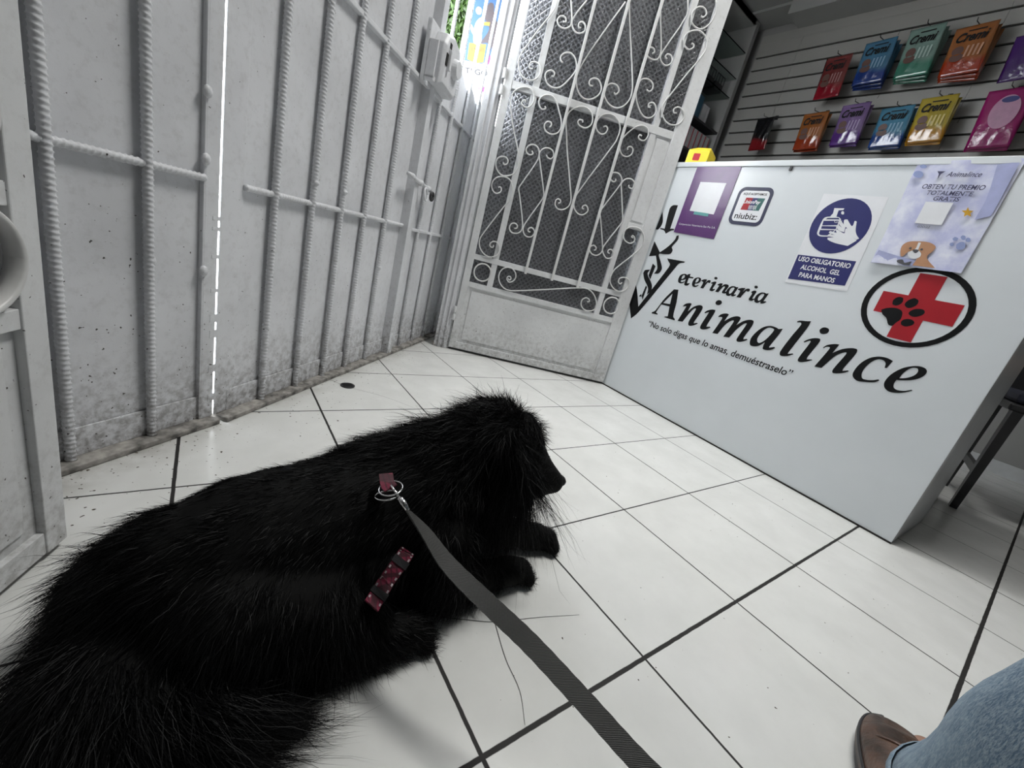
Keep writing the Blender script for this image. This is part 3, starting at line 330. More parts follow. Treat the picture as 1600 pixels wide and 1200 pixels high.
# ------------------------------------------------------------------ the setting
WX = 3.96
MB().box(-2.2, 4.6, -2.6, 4.0, -.05, 0).build('floor', floor_mat()); tag(bpy.data.objects['floor'], kind='structure')
def struct(mb, name, mat, **k): o = mb.build(name, mat, **k); return tag(o, kind='structure')
struct(MB().box(WX, WX + .1, -2.6, 3.1, 0, 3.05), 'wall_back', M_wall)
struct(MB().box(1.9, WX + .1, 2.95, 3.05, 0, 3.05).add([(1.47,2.26,0),(1.53,2.26,0),(1.96,2.98,0),(1.90,2.98,0),(1.47,2.26,3.05),(1.53,2.26,3.05),(1.96,2.98,3.05),(1.90,2.98,3.05)],[(0,1,2,3),(7,6,5,4),(0,4,5,1),(1,5,6,2),(2,6,7,3),(3,7,4,0)]), 'wall_left', M_wall)
struct(MB().box(-1.6, WX + .1, -2.6, -2.5, 0, 3.05), 'wall_right', M_ceil)
struct(MB().box(-1.7, -1.6, -2.6, -.4, 0, 3.05), 'wall_front', M_ceil)
struct(MB().add([(x,y,z) for z in (0,3.05) for x,y in ((-.63,.32),(-1.7,-.42),(-1.64,-.50),(-.60,.26))],[(0,1,2,3),(7,6,5,4),(0,4,5,1),(1,5,6,2),(2,6,7,3),(3,7,4,0)]), 'wall_street', M_wall)
struct(MB().add([(x,y,z) for z in (2.45,3.05) for x,y in ((.60,1.44),(1.47,2.30),(1.42,2.35),(.55,1.49))],[(0,1,2,3),(7,6,5,4),(0,4,5,1),(1,5,6,2),(2,6,7,3),(3,7,4,0)]), 'added_lintel', M_wall)  # unseen lintel added over the gate to block high daylight
# ceiling follows the gate line (the street side stays open above the gate)
ce = MB(); pts = [(-1.7, -2.6), (WX + .1, -2.6), (WX + .1, 3.05), (1.9, 3.05), (1.46, 2.26), (-1.0, -.21), (-1.7, -.4)]
ce.add([(x, y, 2.9) for x, y in pts] + [(x, y, 3.05) for x, y in pts], [tuple(range(7)), tuple(range(13, 6, -1))] + [(i, (i + 1) % 7, 7 + (i + 1) % 7, 7 + i) for i in range(7)])
struct(ce, 'ceiling', M_ceil)
struct(MB().box(3.72, WX, 2.19, 2.95, 2.88, 2.9).box(3.70, WX, -2.5, 2.19, 2.80, 2.9), 'trim_1', M_ceil)
struct(MB().box(WX - .015, WX, -2.5, 3, 0, .08), 'baseboard_back', M_side)
# pavement and the street outside
struct(MB().box(-9, 9, -9, 14, -.14, -.055), 'ground', plain('pavement', (.45, .44, .42), .8))
crack = MB()
def ribbon(mb, P, wd, z=.0006):
    P = [Vector((x, y, 0)) for x, y in P]; P = catmull([tuple(p) for p in P], 5); L = []
    for i, p in enumerate(P):
        t = (P[min(i + 1, len(P) - 1)] - P[max(i - 1, 0)]).normalized(); n = Vector((-t.y, t.x, 0)) * wd * .5 * (1 - .6 * i / len(P)); L += [p + n + Vector((0, 0, z)), p - n + Vector((0, 0, z))]
    mb.add(L, [(2 * i, 2 * i + 1, 2 * i + 3, 2 * i + 2) for i in range(len(P) - 1)])
for P_ in CRACKS: ribbon(crack, P_, .0012)
struct(crack, 'trim_2', M_groove)
dc = thing('floor_drain', 'small round black drain cover set in the white tiles near the gate', 'drain', (*DRAIN, 0))
MB().tube([(0, 0, 0), (0, 0, .003)], .022, 24).build('rim', M_dark, dc)
g = MB()
for k in range(-2, 3): g.box(-.015, .015, k * .006 - .001, k * .006 + .001, .003, .0042)
g.build('grate', M_dark, dc)

# ------------------------------------------------------------------ steel gate, three panels
def gate_panel(label, origin, ang, u0, u1, bars, stiles, sheet_top, rails, top=2.86, bar_r=.006, sheet_cuts=None, base=(0, 0)):
    t = thing('steel_gate', label, 'gate', (*origin, 0), ang)
    if sheet_cuts:
        mb = MB(); ed = [u0] + bars + [u1]
        for a, b in zip(ed[:-1], ed[1:]):
            zt = sheet_top
            v = [(a, .004, .012), (b, .004, .012), (b, .004, zt - .025), (a, .004, zt + .02), (a, .007, .012), (b, .007, .012), (b, .007, zt - .025), (a, .007, zt + .02)]
            mb.add(v, [(0, 1, 2, 3), (7, 6, 5, 4), (0, 4, 5, 1), (1, 5, 6, 2), (2, 6, 7, 3), (3, 7, 4, 0)])
        mb.build('sheet', M_gate, t)
    else: MB().box(u0, u1, .004, .007, .012, sheet_top).build('sheet', M_gate, t)
    MB().box(u0, u1, -.001, .003, .012, .066).build('bottom_strip', M_gate, t, bevel=.001)
    MB().box(u0 + base[0], u1 + base[1], -.032, .03, 0.0005, .012).build('bottom_angle', M_ledge, t, bevel=.002)
    MB().box(u0, u1, .0, .03, top - .03, top).build('top_rail', M_gate, t)
    for b in bars:
        MB().rebar(b, -.007, .012, top - .03, bar_r).build('bar', M_gate, t, smooth=True)
    for s0, s1, y0, y1 in stiles: MB().box(s0, s1, y0, y1, .012, top).build('stile', M_gate, t, bevel=.0015)
    for z, ra, rb, kind in rails:
        if kind == 'twist': MB().rebar(z, -.005, ra, rb, .0062, True).build('cross_rail', M_gate, t, smooth=True)
        else: MB().box(ra, rb, -.011, .006, z - .006, z + .006).build('cross_rail', M_gate, t, bevel=.002)
    return t
AG = math.atan2(.705, .71)
G2 = gate_panel('middle grey-white steel gate leaf with five twisted bars, left of the lock box', (.083, .887), AG, .0, .80, [.103, .234, .362, .488, .626],
    [(-.033, .022, .0, .003), (.765, .80, -.03, .03)], 2.80, [(.519, .02, .765, 'twist'), (.990, .02, .765, 'flat')], bar_r=.0075, base=(-.028, 0))
G3 = gate_panel('far steel gate panel beside the scroll door, open bars above its sheet', (.083, .887), AG, .803, 1.93, [.917, 1.057, 1.20, 1.344, 1.49, 1.63, 1.78],
    [(.803, .845, -.012, .02), (1.90, 1.93, -.012, .02)], 1.15, [(.512, .845, 1.9, 'flat'), (.985, .845, 1.9, 'flat')], sheet_cuts=True, bar_r=.0065)
A1 = math.atan2(.629, .778)
G1 = gate_panel('nearest steel gate leaf, thick twisted bars, behind the near scroll door', (-.15, .701), A1, -.62, .232, [-.53, -.40, -.27, -.135, .004, .132],
    [(.232, .261, -.006, -.002), (.229, .233, -.006, .02), (-.62, -.585, -.006, .02)], 2.80, [(.519, -.6, .232, 'twist'), (.99, -.6, .232, 'flat')], bar_r=.0072, base=(0, .028))
for z in (.05, .12, .20, .235, .30, .37, .425, .445): MB().box(-.05, -.03, .0, .004, z, z + .008 + .01 * (z < .3)).build('weld_tab', M_gate, G2, bevel=.001)
for u, z in ((.231, .663), (.231, .552), (.231, .345), (.135, .36)): MB().sphere((u, -.008, z), .009, .006, .011, 8).build('weld_bead', M_gate, G1, smooth=True)
for u, z in ((.234, .57), (.362, .57), (.626, .36)): MB().sphere((u, -.013, z), .010, .006, .006, 8).build('weld_bead', M_gate, G2, smooth=True)
# barrel bolt
bt = thing('barrel_bolt', 'painted barrel bolt with padlock ring between the gate leaves', 'bolt', (.083, .887, 0), AG)
MB().tube([(.69, -.034, .692), (.90, -.034, .672)], .0075, 12).build('rod', M_gate, bt, smooth=True)
for u, z in ((.72, .689), (.80, .682), (.875, .675)): MB().tube([(u - .008, -.034, z), (u + .008, -.034, z)], .0115, 12).build('bracket', M_gate, bt, smooth=True)
ring = [(.835 + .016 * math.cos(a), -.048 + .004 * math.sin(a), .650 + .022 * math.sin(a)) for a in np.linspace(0, 2 * math.pi, 20)]
MB().tube(ring, .0042, 8).build('shackle', M_gate, bt, smooth=True)
ring = [(.895 + .014 * math.cos(a), -.048, .652 + .014 * math.sin(a)) for a in np.linspace(0, 2 * math.pi, 20)]
MB().tube(ring, .0055, 8).build('eye', M_dark, bt, smooth=True)
# lock box
lk = thing('gate_lock', 'bulky white painted lock box on the gate at head height', 'lock', (.083, .887, 0), AG)
MB().box(.70, .885, -.028, -.012, .975, 1.155).build('back_plate', M_gate, lk, bevel=.004)
b = MB(); pr = [(.735, .99), (.875, .985), (.885, 1.0), (.885, 1.10), (.865, 1.14), (.80, 1.155), (.75, 1.14), (.735, 1.11)]
cx, cz = .81, 1.07
rings = [[(u, -.028, z) for u, z in pr], [(u, -.062, z) for u, z in pr], [(cx + (u - cx) * .88, -.074, cz + (z - cz) * .88) for u, z in pr]]
b.ring_loft(rings).build('case', M_gate, lk, bevel=.003)
b = MB().tube([(.83, -.07, 1.07), (.83, -.092, 1.07)], [.032, .026], 20); b.build('cylinder', M_gate, lk, smooth=False, bevel=0)
MB().box(.758, .772, -.086, -.07, 1.04, 1.10).build('latch', M_gate, lk, bevel=.003)
MB().box(.744, .758, -.076, -.0735, 1.05, 1.085).box(.760, .775, -.076, -.0735, 1.105, 1.12).build('keyhole', M_groove, lk)
MB().box(.70, .72, -.06, -.028, .985, 1.0).box(.70, .708, -.06, -.028, .99, 1.10).build('strike', M_gate, lk, bevel=.002)

# ------------------------------------------------------------------ scroll doors
def scroll_door(label, origin, ang, mirror=False, rr=None):
    t = thing('scrollwork_door', label, 'door', (*origin, 0), ang)
    W = .822; H = 2.05
    mx = (lambda u: W - u) if mirror else (lambda u: u)
    def bx(mb, a, b_, y0, y1, z0, z1):
        a, b_ = sorted((mx(a), mx(b_))); return mb.box(a, b_, y0, y1, z0, z1)
    for s in ((0, .032), (.764, W)): bx(MB(), *s, 0, .018, .012, H).build('stile', M_door, t, bevel=.0015)
    for s in ((.118, .145), (.664, .690)): bx(MB(), *s, .004, .03, .335, H).build('mullion', M_door, t, bevel=.001)
    for z0, z1, a, b_ in ((.012, .045, .032, .764), (.322, .345, .032, .764), (.452, .476, .032, .764), (1.158, 1.188, .032, .764), (H - .03, H, .032, .764), (.765, .788, .69, .764)):
        bx(MB(), a, b_, .002, .030, z0, z1).build('rail', M_door, t, bevel=.001)
    mb = MB(); bx(mb, .032, .764, .010, .014, .045, .322); mb.build('kick_panel', M_door, t)
    mb = MB(); bx(mb, .052, .745, .006, .010, .062, .305); mb.build('kick_panel_field', M_door, t, bevel=.0015)
    mb = MB(); bx(mb, .69, .764, .010, .014, .788, 1.158); mb.build('blank_panel', M_door, t)
    mb = MB(); bx(mb, .700, .755, .006, .010, .800, 1.147); mb.build('blank_panel_field', M_door, t, bevel=.0015)
    for u in (.282, .413, .543): MB().box(mx(u) - .0055, mx(u) + .0055, -.014, -.003, .446, H).build('bar', M_scroll, t, bevel=.001)
    for ring, r in RINGS:
        r = rr or r
        u, z = ring; P_ = [(mx(u) + r * math.cos(a), .001, z + r * math.sin(a)) for a in np.linspace(0, 2 * math.pi, 33)]
        MB().tube(P_, .0034 if not rr else .005, 8, ry=(1 if not rr else 2.2), caps=False, up=(1, 0, 0)).build('ring', M_scroll, t, smooth=True)
    for P_ in SCROLLS:
        Q = catmull([(mx(u), -.002, z) for u, z in P_], 3)
        MB().tube(Q, .0030, 6, up=(0, 1, 0)).build('scroll', M_scroll, t, smooth=True)
    for k, (a, b_, z0, z1) in enumerate([(.02, .775, .345, .452), (.02, .68, .476, 1.158), (.02, .775, 1.188, H - .03), (.68, .775, .476, .765)]):
        a, b_ = sorted((mx(a), mx(b_))); MB().box(a, b_, .020, .024, z0, z1).build('glass_pane', M_glass, t)
    for z in (() if mirror else (1.20, 1.14, .20, .17)): MB().tube([(mx(0) - .006, -.004, z - .018), (mx(0) - .006, -.004, z + .018)], .008, 10).build('hinge', M_door, t)
    MB().box(mx(0) if not mirror else 0, W if not mirror else mx(0), .012, .028, .0015, .012).build('bottom_seal', M_dark, t)
    return t
AD = math.atan2(-.516, .857)
D1 = scroll_door('white metal door with scrollwork over patterned glass, beside the counter', (1.017, 1.581), AD)
# its twin, seen at the left edge: free edge near the gate
ua = Vector((.392, .92)); e0 = Vector((-.149, .393)) + ua * .105 - ua * .826
D2 = scroll_door('near scrollwork door cut off by the left edge of the photo', (e0.x, e0.y), math.atan2(.92, .392), True, .053)
# frame post of the scroll door
pst = thing('door_post', 'grey steel frame post carrying the scrollwork door hinges', 'post', (1.017, 1.581, 0), AD)
MB().box(-.075, -.012, .002, .05, .001, 2.9).build('tube', M_gate, pst, bevel=.002)
MB().box(-.012, -.004, .012, .05, .001, 2.9).build('stop', M_gate, pst)
MB().box(-.055, -.050, -.006, .002, .001, 2.9).box(-.030, -.025, -.006, .002, .001, 2.9).build('ridge', M_gate, pst)
# threshold line under the gate
# ------------------------------------------------------------------ outside : poster and trees
po = thing('street_poster', 'blue and white advertising poster with yellow box, seen through the bars', 'poster', (*POSTER, 0), POSTER_A)
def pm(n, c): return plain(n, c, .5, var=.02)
u_ = [q[0] for q in PD['board']]; z_ = [q[1] for q in PD['board']]
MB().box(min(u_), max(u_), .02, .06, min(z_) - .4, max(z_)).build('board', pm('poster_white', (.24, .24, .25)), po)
MB().box(.0, .08, .06, .14, -.055, max(z_)).build('post', M_side, po)
MB().box(min(u_) - .04, max(u_) + .04, -1.5, .06, max(z_) + .02, max(z_) + .06).build('added_shade_hood', M_side, po)  # unseen hood added to keep sky light off the poster
for k_ in (max(u_) + .01,): MB().box(k_, k_ + .02, -.7, .06, min(z_) - .4, max(z_) + .02).build('added_shade_fin', M_side, po)  # added fin that shades the poster from one side
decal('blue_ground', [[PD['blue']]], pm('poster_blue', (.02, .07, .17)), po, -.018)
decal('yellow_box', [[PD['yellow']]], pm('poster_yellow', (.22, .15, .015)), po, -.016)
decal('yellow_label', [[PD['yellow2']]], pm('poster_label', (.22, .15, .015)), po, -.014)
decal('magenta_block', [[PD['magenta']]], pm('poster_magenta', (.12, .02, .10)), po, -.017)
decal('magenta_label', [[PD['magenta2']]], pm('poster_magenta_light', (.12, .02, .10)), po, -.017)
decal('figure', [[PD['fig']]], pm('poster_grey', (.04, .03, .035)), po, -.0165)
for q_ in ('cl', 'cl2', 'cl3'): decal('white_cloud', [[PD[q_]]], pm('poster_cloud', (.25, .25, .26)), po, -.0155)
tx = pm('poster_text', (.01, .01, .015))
def ptext(s, P_, h):
    (a, b_), (c_, d_) = P_; text('poster_lettering', s, tx, po, a, b_, math.hypot(c_ - a, d_ - b_), h, off=-.0145, rot=math.atan2(d_ - b_, c_ - a))
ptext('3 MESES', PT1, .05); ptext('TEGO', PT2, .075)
lm = plain('leaf_green', (.035, .08, .01), .5, var=.35, scale=12)
for (tx_, ty_, h_), lb in zip(TREES, ('leafy green tree behind the gate bars, left of the street poster',)):
    tr = thing('street_tree', lb, 'tree', (tx_, ty_, -.055))
    MB().tube([(0, 0, 0), (.05, 0, h_ * .5), (0, .05, h_)], [.10, .08, .05], 10).build('trunk', plain('bark', (.18, .13, .09), .9), tr, smooth=True)
    mb = MB()
    for _ in range(14000):
        a = rng.uniform(0, 6.283); e = rng.uniform(-1, 1); r = 1.0 * rng.uniform(.35, 1) ** .5
        c = Vector((r * math.cos(a) * math.sqrt(1 - e * e) * .8, r * math.sin(a) * math.sqrt(1 - e * e) * .8, h_ + e * r * 1.5))
        R = Euler(rng.uniform(-3, 3, 3)).to_matrix(); s = rng.uniform(.05, .11)
        mb.add([c + R @ Vector(q) for q in ((-s, 0, 0), (0, -s * .35, .004), (s, 0, 0), (0, s * .35, .004))], [(0, 1, 2, 3)])
    mb.build('foliage', lm, tr)

# ------------------------------------------------------------------ counter
AC = math.atan2(-1, -.017)
ct = thing('reception_counter', 'white reception counter printed with a large black vet shop name', 'counter', (1.732, 1.139, 0), AC)
S0, S1, CD = -.12, 1.222, .40
MB().box(S0, S1, 0, .018, .004, 1.062).build('front_panel', M_white, ct, bevel=.0015)
MB().box(S1 - .018, S1, .0185, CD, .004, 1.062).build('side_panel', M_side, ct, bevel=.001)
MB().box(S0, S0 + .018, .0185, CD, .004, 1.062).build('side_panel', M_side, ct, bevel=.001)
MB().box(S0 - .004, S1 + .004, -.004, CD + .01, 1.063, 1.083).build('top_board', M_white, ct, bevel=.002)
MB().box(S0 + .02, S1 - .02, .03, CD - .02, .70, .716).build('shelf', M_side, ct)
MB().box(S0, S1, -.003, -.0005, .0005, .006).build('base_line', M_groove, ct)
for s in (.478, -.05): MB().box(s - .004, s + .004, -.006, 0, 1.048, 1.06).build('clip', M_dark, ct)
for q_ in BIGWORD: decal('shop_name_letter', [q_], M_black, ct)
for q_ in SMALLWORD: decal('small_name_letter', [q_], M_black, ct)
for k_, q_ in enumerate(LOGO): decal('sword_emblem', [q_], M_black, ct, off=.0006 + .0001 * k_, n=5)
text('slogan', '\u201cNo solo digas que lo amas, demu\u00e9straselo\u201d', M_black, ct, .120, .362, .655, .0265, shear=.12, bold=.012)
cr = [(.9045, .640, 1), (.9045, .703, 1), (.9655, .703, 1), (.9655, .769, 1), (1.0255, .769, 1), (1.0255, .703, 1), (1.0895, .703, 1), (1.0895, .642, 1), (1.0255, .642, 1), (1.0255, .575, 1), (.9665, .575, 1), (.9665, .640, 1)]
decal('emblem_ring', [[ellipse(.992, .672, .125, .117), ellipse(.992, .672, .110, .103)]], M_black, ct)
decal('red_cross', [[cr]], M_red, ct, off=.0007)
for q_ in PAW: decal('paw_print', [q_], M_black, ct, off=.0012)
# ---- stickers and notices on the counter (each could be peeled off)
def on_counter(name, label, cat): return thing(name, label, cat, (1.732, 1.139, 0), AC)
st = on_counter('payment_sticker', 'shiny purple payment sticker hanging at the upper left of the counter', 'sticker')
decal('sheet', [[[(.086, 1.064, 1), (.287, 1.062, 1), (.286, .783, 1), (.082, .790, 1)]]], M_purple, st, .0022, .0006)
decal('white_square', [[[(.128, 1.003, 1), (.249, 1.000, 1), (.245, .878, 1), (.125, .885, 1)]]], M_paper, st, .0030)
decal('teal_strip', [[[(.150, .884, 1), (.222, .880, 1), (.222, .868, 1), (.150, .872, 1)]]], plain('teal', (.10, .35, .36), .4), st, .0034)
text('small_lettering', 'Corporacion Veterinaria San Pio S.A.', M_paper, st, .095, .824, .18, .0075, off=.003)
st = on_counter('card_sticker', 'rounded white card payment sticker with navy border beside the purple one', 'sticker')
decal('border', [[rrect(.315, .453, .849, .989, .026)]], plain('dark_navy', (.012, .014, .06), .35), st, .0008)
decal('field', [[rrect(.327, .441, .862, .976, .016)]], M_paper, st, .0014)
sk = lambda a, b_, z0, z1: [(a + .006, z1, 1), (b_ + .006, z1, 1), (b_, z0, 1), (a, z0, 1)]
decal('logo_red', [[sk(.350, .378, .905, .950)]], M_red, st, .0019); decal('logo_blue', [[sk(.376, .398, .905, .950)]], M_navy, st, .0019)
decal('logo_green', [[sk(.396, .424, .905, .950)]], plain('logo_green', (.01, .12, .11), .4), st, .0019)
text('lettering', 'UnionPay', M_paper, st, .352, .929, .066, .013, shear=.2, off=.0024, bold=.02)
text('lettering', '\u94f6\u8054', M_paper, st, .378, .909, .034, .012, off=.0024)
text('lettering', 'AQU\u00cd ACEPTAMOS', M_black, st, .338, .960, .092, .008, off=.0019, bold=.02)
text('lettering', 'niubiz:', M_black, st, .337, .872, .090, .022, off=.0019, bold=.012)
st = on_counter('gel_sign', 'white hand gel sign with a blue disc and blue caption box', 'sign')
decal('sheet', [[[(.620, .975, 1), (.803, .972, 1), (.815, .681, 1), (.621, .672, 1)]]], M_paper, st, .0008)
decal('blue_disc', [[ellipse(.708, .876, .084, .088)]], M_navy, st, .0014)
for k_, q_ in enumerate(GEL): decal('pictogram', [q_], M_paper, st, .0019 + .0004 * (k_ == 2))
decal('hand_outline', [[[(g_[0] + (-.0022 if g_[0] < .735 else .0), g_[1] + .0022, g_[2]) for g_ in GEL[2][0]]]], M_navy, st, .0021, .00005)
text('lettering', 'GEL', M_paper, st, .6885, .886, .026, .0085, off=.0019)
decal('caption_box', [[[(.6245, .771, 1), (.8005, .776, 1), (.802, .697, 1), (.626, .686, 1)]]], M_navy, st, .0014)
text('lettering', 'USO OBLIGATORIO', M_paper, st, .712, .7515, .160, .0155, off=.0019, bold=.022, align='CENTER')
text('lettering', 'ALCOHOL  GEL', M_paper, st, .712, .7255, .122, .0155, off=.0019, bold=.022, align='CENTER')
text('lettering', 'PARA MANOS', M_paper, st, .712, .6995, .112, .0155, off=.0019, bold=.022, align='CENTER')
st = on_counter('prize_flyer', 'lilac paper flyer with a puppy drawing at the upper right of the counter', 'flyer')
mb = MB(); nu, nz = 22, 30; V = []
for layer in (0, 1):
    for j in range(nz + 1):
        for i in range(nu + 1):
            a, b_ = i / nu, j / nz
            u = (.841 + .208 * a) * b_ ** 0 - .008 * b_ * (1 - a) + 0; z = .779 + .293 * b_ + .004 * a * 1
            y = -.002 - .0012 * math.sin(a * 9 + b_ * 4) * math.sin(b_ * 7 + 1) - .0006 * math.sin(a * 23 + b_ * 17) - (.004 * (1 - b_) ** 4) - .0015
            V.append((u, y + layer * .0004, z))
m_ = (nu + 1) * (nz + 1); F = []
for j in range(nz):
    for i in range(nu):
        q = j * (nu + 1) + i; F.append((q, q + 1, q + nu + 2, q + nu + 1)); F.append((m_ + q + nu + 1, m_ + q + nu + 2, m_ + q + 1, m_ + q))
mb.add(V, F)
m, nt, bb = nodes('flyer_print'); nz_ = noise(nt, objc(nt), 16, 4, .6)
nt.links.new(mixc(nt, ramp(nt, nz_, .38, .66), (.50, .52, .74), (.78, .80, .90)), bb.inputs['Base Color']); bb.inputs['Roughness'].default_value = .35
mb.build('sheet', m, st, smooth=True)
FO = .0078
M_tan = plain('puppy_tan', (.52, .27, .15), .6); M_lil = plain('lilac_print', (.30, .36, .62), .5); M_grey = plain('grey_print', (.09, .09, .10), .5); M_gold = plain('gold_star', (.65, .36, .03), .4)
M_band = plain('lilac_band', (.42, .45, .70), .5)
for q_ in FLYER['band'][:2]: decal('lilac_band', [q_], M_band, st, FO - .0006)
for q_ in FLYER['lilac']: decal('paw_mark', [q_], M_lil, st, FO)
decal('puppy_coat', FLYER['tan'], M_tan, st, FO + .0003); decal('puppy_muzzle', FLYER['white'], M_paper, st, FO + .0007)
decal('puppy_nose', FLYER['grey'][:1], M_grey, st, FO + .0012); decal('puppy_bandana', FLYER['grey'][1:], M_grey, st, FO + .0012); decal('star', FLYER['gold'], M_gold, st, FO)
for q_ in ((.917, .832), (.943, .832)): decal('puppy_eye', [[ellipse(*q_, .003, .003, 12)]], M_grey, st, FO + .0012)
decal('white_square', [[rrect(.897, .957, .902, .962)]], M_paper, st, FO - .0002)
M_ink = plain('flyer_ink', (.06, .06, .13), .5)
text('lettering', 'Animalince', M_ink, st, .912, 1.030, .072, .013, shear=.3, off=FO, bold=.012)
decal('small_emblem', [[[(.888, 1.044, 1), (.906, 1.044, 1), (.899, 1.037, 1), (.897, 1.022, 1), (.894, 1.037, 1)]]], M_ink, st, FO)
text('lettering', 'OBTEN TU PREMIO', M_ink, st, .938, .997, .132, .0125, shear=.1, off=FO, bold=.016, align='CENTER')
text('lettering', 'TOTALMENTE', M_ink, st, .938, .981, .098, .0115, shear=.1, off=FO, bold=.016, align='CENTER')
text('lettering', 'GRATIS', M_ink, st, .938, .966, .056, .0115, shear=.1, off=FO, bold=.016, align='CENTER')
text('lettering', 'GOOGLE', M_ink, st, .921, .891, .028, .006, off=FO, align='CENTER')
# yellow box on the counter top
yb = thing('product_box', 'yellow product box standing on the counter top behind the door edge', 'box', (1.93, 1.20, 1.084), math.radians(-75))
mb = MB().add([(-.05, -.05, 0), (.05, -.05, 0), (.05, .05, 0), (-.05, .05, 0), (-.05, -.05, .10), (.05, -.05, .10), (.05, .05, .10), (-.05, .05, .10), (-.032, 0, .125), (.032, 0, .125)],
    [(0, 3, 2, 1), (0, 1, 5, 4), (1, 2, 6, 5), (2, 3, 7, 6), (3, 0, 4, 7), (4, 5, 9, 8), (6, 7, 8, 9), (5, 6, 9), (7, 4, 8)])
mb.build('carton', plain('yellow_carton', (.80, .62, .04), .4), yb, bevel=.002)
decal('red_badge', [[rrect(-.02, .012, .055, .085, .004)]], M_red, yb, .0506)
decal('blue_corner', [[[(.02, .0, 1), (.05, .0, 1), (.05, .06, 1)]]], plain('blue_print', (.08, .35, .55), .4), yb, .0506)

# ------------------------------------------------------------------ slatwall with hanging pouches
sw = thing('slatwall_panel', 'grey slatted display panel covering the back wall above the counter', 'display panel', (WX - .03, 2.482, 0), -math.pi / 2)
# local x runs along -Y, room side is local -y
MB().box(0, 3.9, .005, .028, .55, 2.79).build('backing', M_groove, sw)
mb = MB(); z = .633
while z < 2.74:
    z1 = min(z + .1, 2.73)
    for a, b_ in ((0, .36), (.3612, 1.5812), (1.5824, 2.8), (2.8012, 3.9)): mb.box(a, b_, -.012, .005, z + .007, z1 - .007)
    z += .1
mb.build('boards', M_slat, sw, bevel=.0008)
MB().box(-.0, 3.9, -.014, .028, 2.735, 2.80).build('top_band', M_slat, sw)
for k in range(14):
    u = rng.uniform(.1, 1.9); z = .633 + .1 * int(rng.integers(12, 21)); MB().tube([(u, -.013, z), (u - .004, -.013, z - .03)], .0012, 4).build('scratch', M_groove, sw)
def pouch(name, label, top, bot, hw, hh, word='Cremi', group=None, dogc=(.10, .045, .035)):
    top = tuple(c * .72 for c in top); bot = tuple(c * .72 for c in bot)
    t = thing(name, label, 'pouch', group=group)
    # pillow body hanging from z=0 down
    n = 12; m = 16; V = []; F = []
    for side in (-1, 1):
        for j in range(m + 1):
            for i in range(n + 1):
                a, b_ = i / n, j / m
                th = .011 * (math.sin(math.pi * a) ** .6) * (math.sin(math.pi * min(1, max(0, (b_ - .10) / .80))) ** .6)
                wob = .0035 * math.sin(a * 21 + b_ * 9) * math.sin(math.pi * a) * math.sin(math.pi * b_)
                V.append(((a - .5) * 2 * hw, side * (th + .0006) - (wob if side < 0 else 0), -2 * hh * b_))
    k = (n + 1) * (m + 1)
    for j in range(m):
        for i in range(n):
            q = j * (n + 1) + i; F.append((q, q + 1, q + n + 2, q + n + 1)); F.append((k + q + n + 1, k + q + n + 2, k + q + 1, k + q))
    for i in range(n): F.append((i, k + i, k + i + 1, i + 1)); q = m * (n + 1) + i; F.append((q + 1, k + q + 1, k + q, q))
    for j in range(m): q = j * (n + 1); F.append((q, q + n + 1, k + q + n + 1, k + q)); q += n; F.append((q + n + 1, q, k + q, k + q + n + 1))
    mt, nt, bb = nodes(name + '_film'); p = objc(nt); s = N(nt, 'ShaderNodeSeparateXYZ'); nt.links.new(p, s.inputs[0])
    wv = math_n(nt, 'ADD', s.outputs[2], math_n(nt, 'MULTIPLY', math_n(nt, 'SINE', math_n(nt, 'MULTIPLY', s.outputs[0], 30)), .012))
    nt.links.new(mixc(nt, ramp(nt, wv, -1.2 * hh, -1.5 * hh), top, bot), bb.inputs['Base Color'])
    bb.inputs['Roughness'].default_value = .16; bb.inputs['Coat Weight'].default_value = .6; bb.inputs['Coat Roughness'].default_value = .08
    bump(nt, bb, noise(nt, p, 45, 2), .5, .003)
    MB().add(V, F).build('film', mt, t, smooth=True)
    off = .0145
    if word:
        text('brand_lettering', word, M_black, t, 0, -.66 * hh, 1.5 * hw, .048, shear=.35, off=off, bold=.03, align='CENTER')
        decal('small_caption', [[rrect(-.3 * hw, .55 * hw, -.255 * hh, -.21 * hh)]], M_black, t, .011)
        lt = tuple(min(1, c * 1.5 + .12) for c in top)
        sticks = []
        for q in range(4): x = -.05 * hw + q * .22 * hw; sticks.append([[(x, -.86 * hh, 1), (x + .10 * hw, -.86 * hh, 1), (x + .05 * hw, -1.32 * hh, 1), (x - .05 * hw, -1.32 * hh, 1)]])
        decal('stick_picture', sticks, plain(name + '_stick', lt, .3), t, off + .0006)
        decal('dog_picture', [[ellipse(-.45 * hw, -1.02 * hh, .28 * hw, .19 * hh, 18)], [ellipse(-.4 * hw, -1.3 * hh, .34 * hw, .16 * hh, 18)]], plain(name + '_dog', dogc, .4), t, off)
    return t
